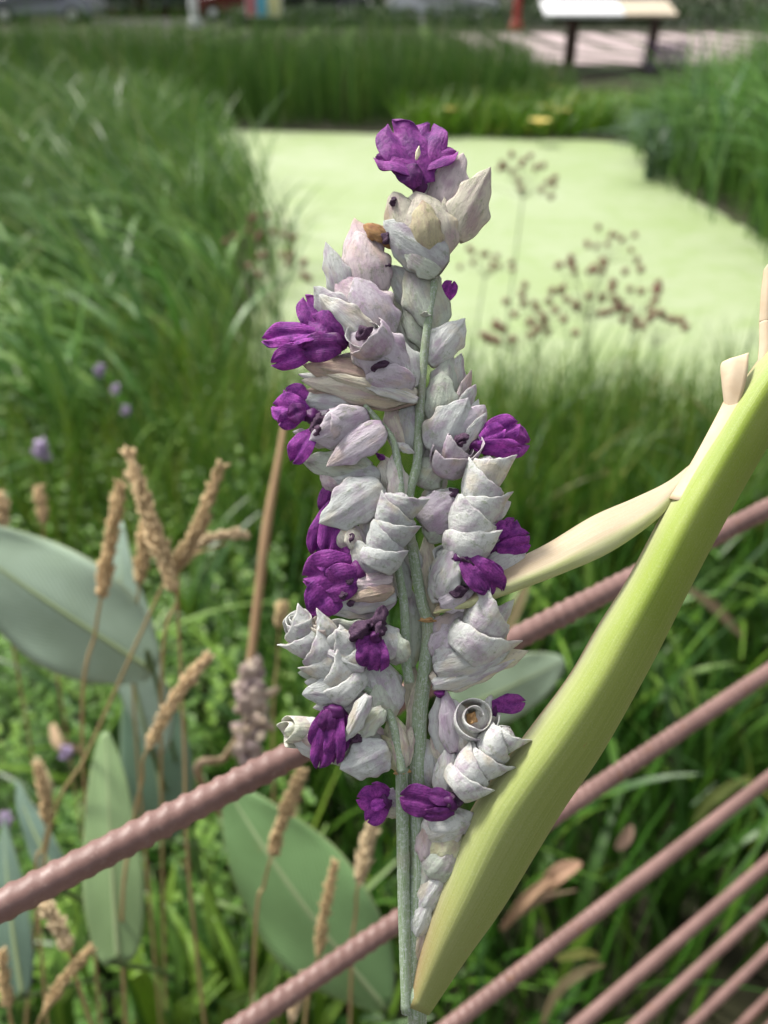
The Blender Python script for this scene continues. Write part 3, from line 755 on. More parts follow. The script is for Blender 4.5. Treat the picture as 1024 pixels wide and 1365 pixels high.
def open_cup(px, py, off, w, L, dx, dy, tow, tint, rot=0, wz=1.0, meshes=None):
    """Bract rolled into an open cup whose mouth points along (dx, dy, towards)."""
    ax = (RT * dx - UP * dy - FW * tow).normalized()
    b = S(px, py, off) - ax * (L * PX * 0.6)
    m, LL = frame(b, b + ax * (L * PX), 0, (UP + RT * 0.3))
    return link('bract', pick(meshes or MOUTHS), M_BRACT, thalia, m @ Matrix.Rotation(rad(rot), 4, 'Y') @ Matrix.Diagonal((w * PX, LL, w * PX * wz, 1)), jit(TINT[tint]))
# ---- top cluster
bract(603, 318, 652, 222, 52, 2, 0, 12, 'c', 'boat')
bract(586, 284, 612, 205, 50, -4, -8, -8, 'p', 'boat')
bract(562, 275, 590, 215, 34, -12, -14, -20, 'w', 'boat')
bract(548, 345, 521, 252, 46, 0, 8, -30, 'c', 'fold')
bract(575, 348, 561, 252, 80, 6, 16, 4, 'c', 'boat', 0.9)
bract(600, 330, 588, 262, 40, 4, 4, 50, 'c', 'boat')
bract(592, 356, 510, 296, 56, 12, 14, -8, 'd', 'fold', 0.7)
bract(588, 362, 540, 330, 44, 16, 20, 0, 'g', 'boat', 0.6)
bract(572, 340, 566, 266, 40, 17, 25, 0, 'c', 'boat', 1.6, color=(0.66, 0.60, 0.40))
flower([(566, 248, 518, 164, 72, 10, 2, 10), (560, 240, 578, 158, 60, 0, -4, -10), (565, 235, 503, 205, 42, 12, 16, 30), (560, 225, 608, 200, 34, 6, 10, -25, 1.1), (556, 250, 538, 218, 34, 18, 22, 0, 0.7)], (560, 262, 556, 220, 24, 6))
m, L = frame(S(555, 214, 26), S(559, 194, 28), 0)
link('stamen', lump_mesh('stamen', 5, 0.3), M_STAMEN, thalia, m @ Matrix.Diagonal((6 * PX, L, 5 * PX, 1)))
wither_or_hollow(512, 326, 520, 306, 14, 12); wither_or_hollow(522, 275, 527, 262, 9, 18)  # first lump paints the shade of the dark hole
for q in ((521, 322, 484, 300, 26, 2, 4, 30), (524, 330, 496, 296, 20, 4, 6, -50), (505, 318, 488, 305, 16, 8, 8, 0)):
    bract(*q[:8], 'b', 'fold', color=(0.52, 0.30, 0.13))
# calyx against the stem below the top cluster
bract(585, 440, 545, 342, 58, 0, 0, 10, 'g', 'boat', 0.7)
bract(572, 430, 524, 350, 44, -6, -8, -10, 'd', 'boat', 0.8)
bract(578, 470, 535, 400, 40, -12, -10, 20, 'g', 'boat')
bract(552, 500, 520, 400, 46, -18, -16, 0, 'g', 'boat')
wither_or_hollow(512, 362, 516, 346, 14, 2)
# ---- upper left cluster
bract(500, 402, 473, 288, 60, -4, -8, -4, 'p', 'boat')
bract(498, 392, 480, 305, 58, 4, 2, 6, 'p', 'boat')
bract(462, 402, 434, 322, 34, 4, 6, -18, 'w', 'boat')
bract(476, 440, 416, 386, 44, 6, 10, -20, 'w', 'boat')
bract(510, 446, 455, 362, 72, 10, 10, 4, 'p', 'boat', 0.8)
bract(516, 452, 478, 368, 58, 16, 18, 12, 'l', 'boat', 0.8)
bract(500, 460, 424, 394, 48, 18, 22, -30, 'w', 'lens')
bract(548, 520, 510, 440, 56, 12, 12, 24, 'w', 'boat')
bract(540, 500, 466, 442, 64, 20, 30, -4, 'l', 'boat', 0.9)
open_cup(492, 452, 30, 58, 60, -0.55, -0.35, 0.6, 'l', 150); open_cup(488, 448, 34, 38, 44, -0.55, -0.35, 0.65, 'w', 20)
bract(552, 512, 486, 500, 40, 22, 34, -20, 'l', 'fold', 0.8)
bract(545, 516, 404, 488, 50, 6, 12, 0, 'b', 'lens')
bract(550, 522, 420, 478, 46, -2, 2, 0, 'p', 'lens')
bract(555, 528, 401, 508, 42, 14, 18, 0, 'c', 'lens')
bract(556, 534, 408, 520, 34, 8, 12, 0, 'b', 'lens')
bract(556, 532, 398, 498, 30, 0, 4, 10, 'w', 'lens')
bract(556, 530, 430, 500, 26, 24, 26, -20, 'c', 'lens')
bract(558, 534, 470, 506, 22, 28, 28, 20, 'w', 'lens')
wither_or_hollow(474, 452, 498, 436, 16, 46); wither_or_hollow(494, 493, 520, 483, 12, 40)  # first dark lump stands in for shade inside the open cup
flower([(424, 446, 350, 446, 36, 16, 26, 10, 1.25), (424, 462, 362, 482, 34, 20, 26, -10, 1.15), (432, 450, 404, 396, 40, 6, 4, 0), (460, 462, 415, 420, 56, 12, 20, -10, 0.85), (455, 462, 404, 462, 40, 24, 34, 0, 0.75), (424, 448, 388, 456, 18, 30, 36, 40, 1.3)], (464, 462, 424, 448, 32, 14), 1.1)
# ---- second left cluster
bract(486, 540, 400, 530, 44, 4, 8, 0, 'd', 'boat')
bract(490, 548, 412, 556, 52, -2, 2, 0, 'l', 'boat')
bract(492, 552, 414, 592, 50, 16, 22, -20, 'l', 'boat')
bract(514, 569, 434, 618, 44, 24, 30, 10, 'l', 'boat', 0.8)
open_cup(446, 566, 12, 44, 46, -0.8, 0.2, 0.45, 'l', 180)
bract(496, 628, 402, 611, 42, 10, 14, 0, 'g', 'boat')
bract(480, 622, 412, 622, 30, 2, 6, 0, 'p', 'boat')
bract(440, 590, 388, 576, 26, -4, 0, 0, 'w', 'lens')
wither_or_hollow(432, 570, 416, 556, 26, 18); wither_or_hollow(428, 582, 416, 570, 18, 26); wither_or_hollow(452, 560, 436, 548, 18, 18)
flower([(410, 552, 364, 536, 42, 14, 18, 0, 1.2), (412, 540, 382, 516, 34, 8, 8, 10, 1.15), (404, 552, 372, 566, 26, 18, 26, -20), (420, 575, 386, 612, 34, 22, 28, 10, 1.15), (408, 546, 384, 552, 26, 24, 30, 0, 0.7)], (428, 562, 402, 548, 26, 12), 1.1)
# bracts close to the stem
bract(536, 600, 517, 536, 34, -6, -4, 20, 'c', 'fold'); bract(548, 600, 540, 530, 34, -2, 0, -10, 'd', 'boat')
bract(560, 610, 548, 545, 28, -10, -8, 20, 'd', 'boat')
bract(528, 592, 553, 604, 12, 14, 12, 0, 'w', 'lens')
bract(524, 662, 512, 606, 38, 6, 8, -15, 'w', 'boat', color=(0.80, 0.79, 0.72)); bract(532, 668, 526, 604, 30, 14, 14, 25, 'w', 'boat', color=(0.80, 0.79, 0.73))
wither_or_hollow(506, 614, 512, 606, 18, 4, M_PETAL, 'bud')
# ---- third left cluster
bract(510, 645, 430, 704, 58, 22, 26, 0, 'd', 'boat', 0.8)
bract(508, 640, 432, 636, 44, 10, 12, 0, 'd', 'boat')
bract(450, 652, 426, 634, 18, 12, 14, 0, 'p', 'fold')
flower([(446, 670, 415, 738, 34, 14, 14, 0), (454, 660, 436, 738, 36, 20, 24, 0), (450, 640, 436, 690, 40, 8, 12, 0, 0.75), (462, 640, 448, 700, 34, 2, 4, 0, 0.6)], (462, 640, 444, 668, 30, 8))
column(500, 758, 534, 668, 5, 52, 50, 32, 36, 1, 'd')
bract(494, 742, 520, 660, 30, 12, 16, -30, 'd', 'fold'); bract(490, 720, 500, 660, 30, 10, 10, -10, 'd', 'boat')
bract(470, 730, 453, 698, 32, 18, 20, 0, 'c', 'fold', color=(0.80, 0.78, 0.68)); bract(474, 732, 466, 700, 24, 24, 24, 30, 'c', 'fold', color=(0.80, 0.78, 0.68))
wither_or_hollow(468, 726, 470, 710, 10, 30)
bract(490, 760, 468, 700, 34, 14, 12, 10, 'l', 'boat')
bract(500, 770, 470, 722, 44, 24, 24, -20, 'd', 'boat')
# ---- fourth left cluster
flower([(470, 752, 404, 766, 56, 26, 34, 0), (462, 770, 410, 812, 52, 24, 30, 0), (470, 760, 448, 728, 46, 20, 24, 0, 0.9), (482, 768, 430, 780, 50, 32, 40, 0, 0.85), (440, 790, 412, 828, 30, 12, 14, 0, 0.9), (452, 760, 424, 742, 30, 30, 34, 20, 1.1)], (492, 770, 452, 764, 38, 22))
for q in ((522, 762, 440, 768, 36, 18, 20, 0, 'b'), (524, 780, 446, 790, 40, 24, 26, 0, 'c'), (528, 792, 436, 806, 38, 22, 24, 10, 'd'), (528, 800, 432, 818, 34, 14, 16, 0, 'w'),
          (524, 772, 456, 778, 24, 32, 34, 20, 'p'), (526, 786, 462, 800, 22, 34, 34, -15, 'b'), (520, 750, 478, 742, 30, 20, 20, 0, 'd')):
    bract(*q, 'lens')
wither_or_hollow(452, 796, 464, 790, 10, 40); wither_or_hollow(462, 806, 474, 802, 8, 36); wither_or_hollow(452, 776, 476, 766, 18, 34)
# ---- fifth left cluster: columns
column(474, 926, 397, 834, 6, 58, 40, 20, 28, -1, 'w', False)
column(486, 884, 428, 836, 4, 52, 34, 20, 28, -1, 'w', False)
open_cup(399, 834, 30, 42, 40, -0.15, -0.9, 0.42, 'w', 40, 1.0, ROLLS); open_cup(428, 838, 28, 36, 36, -0.1, -0.9, 0.42, 'c', 160, 1.0, ROLLS)
bract(520, 870, 428, 828, 46, 2, 6, 0, 'g', 'boat'); bract(505, 905, 440, 850, 60, 8, 12, 0, 'g', 'boat')
bract(486, 892, 424, 864, 22, 40, 42, 0, 'w', 'lens'); bract(486, 886, 440, 852, 46, 34, 36, 0, 'd', 'boat', 0.7)
bract(528, 876, 506, 830, 38, 30, 30, 20, 'w', 'boat'); bract(534, 884, 520, 836, 36, 26, 28, -20, 'g', 'boat')
wither_or_hollow(486, 852, 474, 828, 32, 40); wither_or_hollow(500, 842, 512, 806, 20, 36); wither_or_hollow(502, 850, 508, 826, 18, 42)
wither_or_hollow(494, 838, 488, 826, 16, 40)
flower([(496, 852, 486, 892, 34, 44, 48, 0, 0.9), (504, 852, 502, 894, 32, 42, 46, 15, 0.9), (496, 850, 478, 868, 22, 46, 48, 0, 0.8)], (500, 840, 498, 860, 22, 42), 0.9)
bract(520, 940, 476, 872, 60, 10, 12, 10, 'w', 'boat'); bract(524, 950, 506, 880, 44, 16, 16, 25, 'w', 'boat'); bract(518, 960, 500, 900, 40, 20, 20, 25, 'g', 'boat')
bract(480, 915, 402, 926, 36, 36, 38, 0, 'd', 'boat', 0.8); bract(474, 912, 406, 912, 26, 28, 30, 0, 'w', 'boat')
bract(496, 934, 418, 941, 28, 28, 30, 0, 'w', 'boat', 0.8)
bract(488, 908, 396, 898, 34, 22, 22, 0, 'g', 'boat')
# ---- sixth left cluster
bract(492, 926, 458, 994, 24, 44, 44, 0, 'w', 'lens', 1.3)
bract(512, 944, 470, 990, 28, 36, 36, 10, 'g', 'lens'); bract(504, 950, 472, 1000, 22, 30, 30, -10, 'l', 'lens')
bract(519, 996, 456, 1030, 50, 32, 34, 0, 'd', 'boat', 0.8); bract(512, 990, 436, 1016, 46, 18, 20, 0, 'g', 'boat')
bract(520, 985, 440, 1000, 44, 12, 14, 0, 'p', 'boat')
bract(470, 1002, 380, 974, 50, 18, 24, 0, 'w', 'fold'); open_cup(400, 974, 24, 44, 58, -0.85, -0.15, 0.45, 'c', 100, 1.0, ROLLS).color = (0.76, 0.78, 0.66, 1); bract(446, 994, 398, 984, 34, 26, 30, -20, 'p', 'boat')
flower([(444, 950, 426, 1024, 34, 38, 40, 0, 0.9), (452, 952, 442, 1018, 30, 42, 44, 15, 0.95), (436, 948, 418, 996, 30, 36, 38, -15, 0.85), (462, 952, 452, 1004, 26, 38, 38, 20, 0.7), (440, 946, 432, 976, 24, 46, 48, 0, 0.6)], (452, 938, 444, 962, 34, 36), 0.95)
wither_or_hollow(482, 980, 466, 992, 12, 38)
# creamy bracts at the left node
for q in ((534, 1024, 520, 948, 30, 14, 16, -10, 'y'), (536, 1026, 530, 962, 22, 22, 22, 20, 'c'), (538, 1022, 548, 968, 18, 12, 12, 0, 'c'), (534, 1022, 508, 980, 28, 18, 20, -20, 'y'), (548, 1020, 556, 900, 20, -6, -6, 0, 'c')):
    bract(*q, 'fold')
# ---- stem-hugging bracts in the middle
for q in ((576, 826, 566, 708, 36, -8, -8, 20, 'c'), (560, 880, 546, 780, 30, -12, -10, 0, 'd'), (548, 890, 552, 800, 26, -6, -6, 0, 'g'), (540, 800, 530, 740, 26, -4, -4, 0, 'd'), (556, 770, 536, 690, 26, -4, 0, -20, 'd'),
          (552, 960, 548, 880, 22, -10, -10, 0, 'c'), (585, 1040, 590, 980, 44, -6, -4, 0, 'g'), (575, 1050, 570, 985, 36, -2, 0, 20, 'd'), (600, 1040, 574, 978, 30, -4, 4, -10, 'c'),
          (590, 700, 572, 640, 40, -20, -16, 0, 'd'), (584, 660, 570, 560, 34, -22, -18, 0, 'd'), (580, 600, 575, 520, 40, -24, -20, 0, 'g')):
    bract(*q, 'boat')
# ---- right side, upper
flower([(592, 402, 603, 374, 24, -16, -14, 10, 1.2), (590, 412, 596, 394, 12, -14, -12, 0)], (588, 416, 592, 398, 8, -14), 1.15)
bract(588, 432, 590, 398, 16, -14, -14, 0, 'w', 'boat')
bract(570, 486, 622, 424, 44, -2, -4, 14, 'w', 'boat'); bract(578, 470, 614, 430, 34, -8, -10, -10, 'p', 'boat')
bract(582, 560, 600, 468, 46, -10, -8, 10, 'g', 'boat'); bract(600, 540, 610, 470, 34, -14, -10, 30, 'w', 'boat')
bract(604, 560, 630, 494, 26, -6, -6, 40, 'p', 'boat'); bract(608, 556, 636, 514, 26, -2, -2, 40, 'w', 'boat')
bract(584, 562, 594, 494, 44, 0, 4, 0, 'g', 'boat', 0.7)
bract(582, 606, 622, 528, 66, 4, 8, 14, 'd', 'boat', 0.8); bract(600, 604, 648, 540, 50, 0, 0, 30, 'l', 'boat')
bract(606, 606, 640, 534, 36, -4, -4, 30, 'w', 'boat'); bract(612, 606, 650, 552, 28, 4, 4, 40, 'w', 'boat')
flower([(636, 590, 690, 562, 42, 2, 8, 0, 1.15), (640, 588, 706, 592, 52, -4, 4, -10, 1.0), (632, 594, 694, 600, 26, 10, 14, 20, 1.2), (640, 586, 672, 570, 26, 12, 14, 0, 1.35)], (622, 598, 656, 584, 30, 0), 1.1)
open_cup(608, 600, 16, 56, 58, 0.30, -0.75, 0.55, 'l', 200); open_cup(612, 596, 18, 38, 44, 0.35, -0.7, 0.6, 'l', 30); bract(588, 632, 606, 586, 40, 4, 8, -20, 'd', 'boat')
wither_or_hollow(606, 590, 626, 580, 16, 26); wither_or_hollow(612, 594, 622, 582, 10, 30); wither_or_hollow(648, 612, 656, 598, 10, -6)  # dark lumps in the cup mouth imitate its shaded cavity
# scaly column right
column(616, 742, 648, 622, 5, 66, 48, 16, 22, 1, 'w')
bract(646, 628, 682, 612, 24, 0, 0, 0, 'p', 'boat'); bract(640, 690, 682, 672, 36, 2, 0, 20, 'w', 'boat'); bract(644, 650, 670, 634, 18, -4, -4, 0, 'w', 'boat')
bract(628, 746, 674, 700, 44, 2, 2, 20, 'l', 'boat')
bract(562, 700, 614, 656, 52, 8, 14, 0, 'l', 'boat', 0.8); bract(566, 690, 608, 650, 34, 2, 6, -30, 'd', 'fold'); bract(566, 716, 606, 690, 36, 2, 4, 0, 'g', 'boat')
bract(560, 650, 586, 610, 40, -6, -2, 0, 'g', 'boat')
wither_or_hollow(600, 664, 612, 652, 16, 16)
flower([(668, 726, 690, 694, 30, 0, 4, 0, 1.1), (664, 728, 706, 716, 32, 4, 10, 0, 1.1), (662, 732, 706, 724, 28, 10, 14, 20, 1.2), (660, 716, 678, 698, 22, 6, 10, -10, 1.3)], (646, 740, 676, 720, 26, 0), 1.05)
bract(640, 770, 704, 734, 36, 4, 4, 0, 'w', 'boat', 0.8); bract(636, 760, 684, 732, 30, -2, -2, 0, 'd', 'boat')
# folded cup with drooping tongue petals
bract(598, 800, 626, 716, 70, 10, 12, 180, 'd', 'boat', 1.5); bract(584, 800, 612, 722, 42, 20, 26, -35, 'w', 'boat', 1.4); bract(618, 786, 646, 728, 34, 16, 20, 50, 'w', 'boat', 1.3); open_cup(606, 776, 22, 50, 44, 0.25, 0.25, 0.75, 'w', 200)
bract(584, 804, 588, 738, 34, 18, 20, -40, 'w', 'boat'); bract(586, 806, 632, 786, 36, 26, 28, 0, 'l', 'lens'); bract(596, 768, 640, 752, 26, 34, 30, -10, 'd', 'lens'); bract(588, 790, 610, 720, 44, 6, 8, -10, 'w', 'boat')
wither_or_hollow(598, 790, 626, 784, 14, 34); wither_or_hollow(614, 750, 628, 736, 26, 30); wither_or_hollow(602, 756, 614, 740, 18, 28)  # dark lumps fill the folded cup with painted shade
flower([(622, 742, 664, 792, 44, 36, 44, 10, 0.9), (618, 748, 648, 788, 34, 40, 46, -15, 0.8), (634, 748, 668, 774, 34, 32, 40, 20, 0.95), (610, 740, 634, 764, 26, 34, 40, 0, 0.7)], (604, 736, 630, 752, 28, 30), 0.95)
# ---- right side below the cream leaf
bract(576, 866, 636, 808, 52, 4, 8, 0, 'l', 'boat', 0.8); bract(580, 880, 622, 830, 48, 10, 12, 0, 'l', 'boat')
column(616, 872, 652, 818, 2, 74, 62, 10, 14, 1, 'w', False)
bract(640, 850, 684, 796, 34, 8, 8, 30, 'w', 'boat'); bract(630, 820, 652, 802, 30, 2, 4, 0, 'c', 'fold', color=(0.72, 0.62, 0.36))
bract(646, 876, 678, 840, 26, 4, 4, 30, 'c', 'lens')
bract(578, 896, 682, 868, 40, 20, 24, 0, 'd', 'boat', 0.8); bract(582, 890, 608, 862, 30, 16, 20, 0, 'd', 'boat')
bract(574, 910, 708, 864, 46, 12, 12, 0, 'c', 'lens', 1.2); bract(576, 914, 690, 876, 30, 18, 18, 0, 'w', 'lens')
# rolled open bract
open_cup(630, 958, 8, 66, 62, 0.10, -0.35, 0.85, 'w', 200, 1.0, ROLLS)
wither_or_hollow(624, 966, 633, 948, 14, 14, M_OCHRE, 'dry_core')
for q in ((596, 1010, 584, 920, 34, 4, 8, 0, 'd', 'boat'), (604, 1006, 592, 918, 30, 10, 12, 20, 'l', 'fold'), (622, 1010, 606, 930, 44, 4, 8, -10, 'w', 'boat'), (640, 990, 652, 926, 36, 2, 2, 30, 'w', 'boat'),
          (602, 1030, 640, 986, 44, -2, 0, 0, 'd', 'boat'), (594, 1060, 602, 990, 30, 8, 10, 0, 'w', 'boat'), (588, 1064, 590, 1000, 22, 4, 6, 0, 'w', 'fold')):
    bract(*q)
column(606, 1052, 672, 978, 5, 54, 46, 18, 20, 1, 'w')
bract(650, 968, 668, 950, 20, 6, 6, 0, 'w', 'boat')
flower([(656, 940, 700, 938, 26, 6, 10, -10, 0.95), (658, 946, 684, 928, 20, 2, 4, 10, 0.85)], (656, 958, 662, 940, 12, 6), 0.95)
wither_or_hollow(584, 930, 590, 916, 14, 12, M_PETAL, 'bud')
# ---- bottom clusters
flower([(592, 1072, 534, 1064, 42, 26, 30, 0, 0.9), (606, 1082, 562, 1086, 20, 30, 32, -10, 0.8), (604, 1068, 572, 1056, 22, 30, 32, 20, 0.75)], (612, 1072, 576, 1068, 34, 22), 0.85)
wither_or_hollow(612, 1076, 598, 1056, 26, 24)
flower([(520, 1066, 477, 1062, 38, -8, -4, 0, 1.15), (516, 1072, 490, 1096, 28, -4, 0, 10, 1.1), (522, 1062, 496, 1046, 22, -10, -8, 0, 1.1), (514, 1070, 494, 1074, 16, 2, 6, 30, 1.6)], (524, 1070, 502, 1066, 26, -8), 1.1)
bract(534, 1074, 506, 1060, 30, -12, -10, 0, 'p', 'boat', color=(0.70, 0.60, 0.74)); bract(534, 1082, 508, 1084, 16, -8, -8, 0, 'c', 'boat')
for q in ((566, 1116, 632, 1080, 56, 10, 14, 0, 'w', 'lens'), (572, 1104, 630, 1096, 44, 16, 18, 10, 'w', 'lens'), (576, 1150, 616, 1104, 58, 6, 10, 0, 'y', 'boat'), (570, 1168, 606, 1122, 46, 8, 12, -10, 'g', 'boat'), (566, 1150, 572, 1090, 28, 10, 12, 0, 'p', 'lens'),
          (558, 1200, 580, 1124, 40, 2, 6, 0, 'g', 'boat'), (560, 1212, 594, 1160, 34, 8, 10, 0, 'w', 'lens'), (554, 1140, 562, 1080, 20, 0, 0, 0, 'd', 'lens'), (556, 1196, 552, 1120, 18, 2, 2, 0, 'c', 'lens'), (552, 1250, 574, 1190, 30, 8, 10, 0, 'w', 'lens'), (548, 1290, 566, 1215, 24, 6, 8, 0, 'c', 'lens'), (566, 1220, 600, 1180, 26, 4, 4, 0, 'w', 'lens')):
    bract(*q)

# ---- broad sheath and cream spathe
def ruled(name, rows, nu, nv, t, mat):
    """rows: stations, each a list of (px,py,off) across; smooth in both directions; given thickness t (metres)."""
    R = np.array([[tuple(S(*q)) for q in row] for row in rows])
    k = R.shape[1]
    A = np.stack([cat(R[:, j], nu) for j in range(k)], 1)
    Gd = np.stack([cat(A[i], nv) for i in range(nu)], 0)
    u, v = np.meshgrid(np.linspace(0, 1, nu), np.linspace(0, 1, nv), indexing='ij')
    VV, FF, uu = shell(Gd.reshape(-1, 3), nu, nv, t, np.stack([u, v], -1).reshape(-1, 2))
    VV = VV - np.array(thalia.matrix_basis.translation)
    return link(name, mesh_np(name, VV, FF, uu), mat, thalia, Matrix.Translation(thalia.matrix_basis.translation))
def sheath_row(xl_, yl_, xr_, yr_, bulge, lipx=0.06):
    l = np.array([xl_, yl_], float); r = np.array([xr_, yr_], float); d = r - l
    def at(s, o): p = l + d * s; return (p[0], p[1], o)
    # margin overlaps on the far left, over the front, round the right edge and back
    return [at(0.30, -0.75 * bulge), at(0.05, -0.45 * bulge), at(0.0, 0.0), at(0.16, 0.62 * bulge), at(0.45, bulge), at(0.75, 0.72 * bulge), at(0.97, 0.12 * bulge), at(0.96, -0.35 * bulge), at(0.70, -0.85 * bulge), at(0.40, -0.95 * bulge)]
EL = [(537, 1340), (561, 1252), (587, 1174), (622, 1090), (656, 1037), (709, 966), (758, 900), (794, 838), (836, 771), (875, 698), (906, 645), (945, 580), (985, 515), (1040, 440), (1100, 365)]
ER = [(574, 1354), (624, 1280), (672, 1213), (718, 1138), (755, 1078), (803, 1008), (846, 933), (881, 868), (920, 790), (956, 721), (988, 662), (1022, 603), (1058, 540), (1105, 462), (1150, 385)]
EB = [20, 34, 42, 48, 50, 50, 50, 48, 46, 46, 46, 44, 42, 38, 32]
ruled('sheath', [sheath_row(a[0] + 1, a[1], b_[0] - 2, b_[1], o) for a, b_, o in zip(EL, ER, EB)], 110, 44, 0.0010, M_SHEATH)
# dry papery margin and torn tips of the sheath
def papery(rows, name='dry_margin'):
    return ruled(name, rows, 26, 9, 0.0005, M_PAPER)
M_PAPER = plain('dry_paper', (0.58, 0.42, 0.27), (0.66, 0.55, 0.40), 60, 0.7, 0.0005)
papery([[(966, 545, 10), (972, 543, 18), (982, 545, 24)], [(962, 512, 10), (974, 508, 22), (992, 520, 26)], [(961, 486, 8), (978, 480, 18), (997, 494, 24)], [(972, 478, 4), (986, 474, 10), (998, 470, 14)]])
papery([[(892, 664, 8), (900, 666, 20), (912, 668, 30)], [(925, 610, 8), (936, 608, 20), (948, 612, 30)], [(952, 560, 8), (962, 560, 20), (974, 564, 28)], [(966, 532, 8), (978, 530, 18), (990, 532, 26)]])
papery([[(1012, 430, 0), (1022, 428, 8), (1034, 430, 8)], [(1014, 395, 2), (1024, 390, 10), (1036, 395, 8)], [(1018, 360, 2), (1026, 350, 8), (1034, 352, 6)]])
papery([[(1008, 500, 6), (1016, 498, 12), (1030, 500, 14)], [(1012, 460, 4), (1022, 458, 10), (1034, 460, 10)], [(1012, 430, 0), (1022, 426, 8), (1034, 430, 8)]])
SP = [[(584, 806, 16), (580, 812, 24), (578, 818, 28), (584, 818, 20), (590, 816, 12)],
      [(628, 788, 6), (624, 796, 24), (622, 804, 34), (626, 810, 30), (634, 808, 14)],
      [(672, 754, 0), (672, 770, 26), (674, 782, 36), (682, 790, 30), (688, 786, 14)],
      [(730, 724, -4), (736, 742, 22), (740, 756, 32), (746, 766, 26), (748, 762, 10)],
      [(790, 688, -6), (800, 708, 16), (806, 724, 24), (810, 738, 20), (808, 734, 6)],
      [(845, 664, -8), (854, 680, 8), (860, 692, 16), (864, 702, 12), (862, 700, 0)],
      [(890, 642, -12), (894, 652, 2), (898, 660, 6), (900, 668, 4), (898, 668, -4)],
      [(924, 616, -16), (925, 622, -10), (926, 628, -8), (926, 632, -8), (924, 634, -12)]]
ruled('spathe', SP, 60, 22, 0.0007, M_SPATHE)

# ------------------------------------------------------------------ broad waxy leaves of neighbouring plants
def broad_leaf(label, bx, by, bd, tx, ty, td, wpx, roll, color, foot, fold=0.35, bend=0.12, shape=0.75, tipround=0.0):
    b, t = P(bx, by, bd), P(tx, ty, td)
    m, L = frame(b, t, roll)
    W = wpx / F * (bd + td) / 2
    nu, nv = 30, 13
    u = np.linspace(0, 1, nu); v = np.linspace(-1, 1, nv)
    Um, Vm = np.meshgrid(u, v, indexing='ij')
    w = 0.5 * np.sin(np.pi * (0.015 + 0.975 * u) ** shape) ** (0.85 - tipround * 0.35)
    X = w[:, None] * Vm * W
    Z = w[:, None] * W * fold * np.abs(Vm) * (1 - 0.35 * np.abs(Vm)) * -1 + bend * L * np.sin(np.pi * Um) + 0.012 * L * np.sin(14 * Um + 3 * Vm) * Vm ** 2
    V = np.stack([X, Um * L, Z], -1).reshape(-1, 3)
    VV, FF, uu = shell(V, nu, nv, 0.0012, np.stack([Um, (Vm + 1) / 2], -1).reshape(-1, 2))
    root = thing('broad_leaf_plant', label, 'leaf', tuple(foot))
    lf = link('leaf_blade', mesh_np('leaf_blade', VV, FF, uu), M_LEAF, root, m, color)
    ti = Vector(m.to_3x3() @ Vector((0, 1, 0)))
    mid = b.lerp(foot, 0.5) + Vector((0, 0, 0.04)); s0 = b + ti * L * 0.03
    V, Fq, tri, uv = tube_np([s0, b, mid, foot], [0.002, 0.0028, 0.0042, 0.006], 20, 8)
    link('petiole', mesh_np('petiole', V - np.array(foot), Fq, uv, True, tri), M_BLADE1, root, Matrix.Translation(foot), (0.15, 0.22, 0.10))
    mb = cat([(0, uu_ * L, bend * L * math.sin(math.pi * uu_) - 0.0015) for uu_ in np.linspace(0, 0.95, 9)], 20)
    V, Fq, tri, uv = tube_np([Vector(q) for q in mb[::3]], [0.0035, 0.0028, 0.002, 0.001], 18, 7)
    mr = link('midrib', mesh_np('midrib', V, Fq, uv, True, tri), M_BLADE1, root, m, (0.36, 0.45, 0.24))
    return root
def foot(x, y): return Vector((x, y, float(ground_z(np.array(x), np.array(y)))))
broad_leaf('wide blue-green leaf with a pale midrib lying behind the tan seed heads', 205, 895, 1.02, -95, 690, 1.00, 150, 8, (0.31, 0.42, 0.30), foot(-0.42, 1.25), 0.30, 0.06)
broad_leaf('upright blue-grey leaf ending in a narrow point among the tan seed heads', 205, 1010, 1.10, 160, 695, 1.12, 88, -30, (0.30, 0.41, 0.32), foot(-0.45, 1.32), 0.5, 0.06, 0.62)
broad_leaf('long narrow green leaf hanging behind the top bar with a rounded lower end', 158, 1285, 0.92, 140, 975, 1.00, 76, 14, (0.20, 0.31, 0.13), foot(-0.44, 1.1), 0.3, 0.05, 0.62, 0.8)
broad_leaf('large green leaf with a cream margin hanging below the top bar', 515, 1345, 0.98, 296, 1040, 1.02, 158, -4, (0.15, 0.28, 0.10), foot(0.0, 1.05), 0.22, 0.06, 0.85)
broad_leaf('pale rounded leaf lying behind the lower bracts of the flower spike', 600, 950, 1.25, 752, 880, 1.20, 86, 0, (0.28, 0.38, 0.25), foot(0.06, 1.35), 0.15, 0.05, 0.8, 0.7)
broad_leaf('slim blue-green leaf standing in the lower grass beside the hanging leaf', 88, 1190, 1.05, 20, 1040, 1.10, 40, 0, (0.12, 0.20, 0.15), foot(-0.55, 1.2), 0.3, 0.06, 0.7)
broad_leaf('slim grey-green leaf rising from the grass under the first bar', 30, 1330, 1.02, 5, 1090, 1.10, 46, 10, (0.10, 0.17, 0.12), foot(-0.6, 1.12), 0.3, 0.06, 0.7)
broad_leaf('wide dark green leaf standing between the brown stem and the pointed leaf', 225, 1120, 1.25, 185, 850, 1.27, 92, 10, (0.12, 0.215, 0.135), foot(-0.42, 1.42), 0.3, 0.05, 0.7)

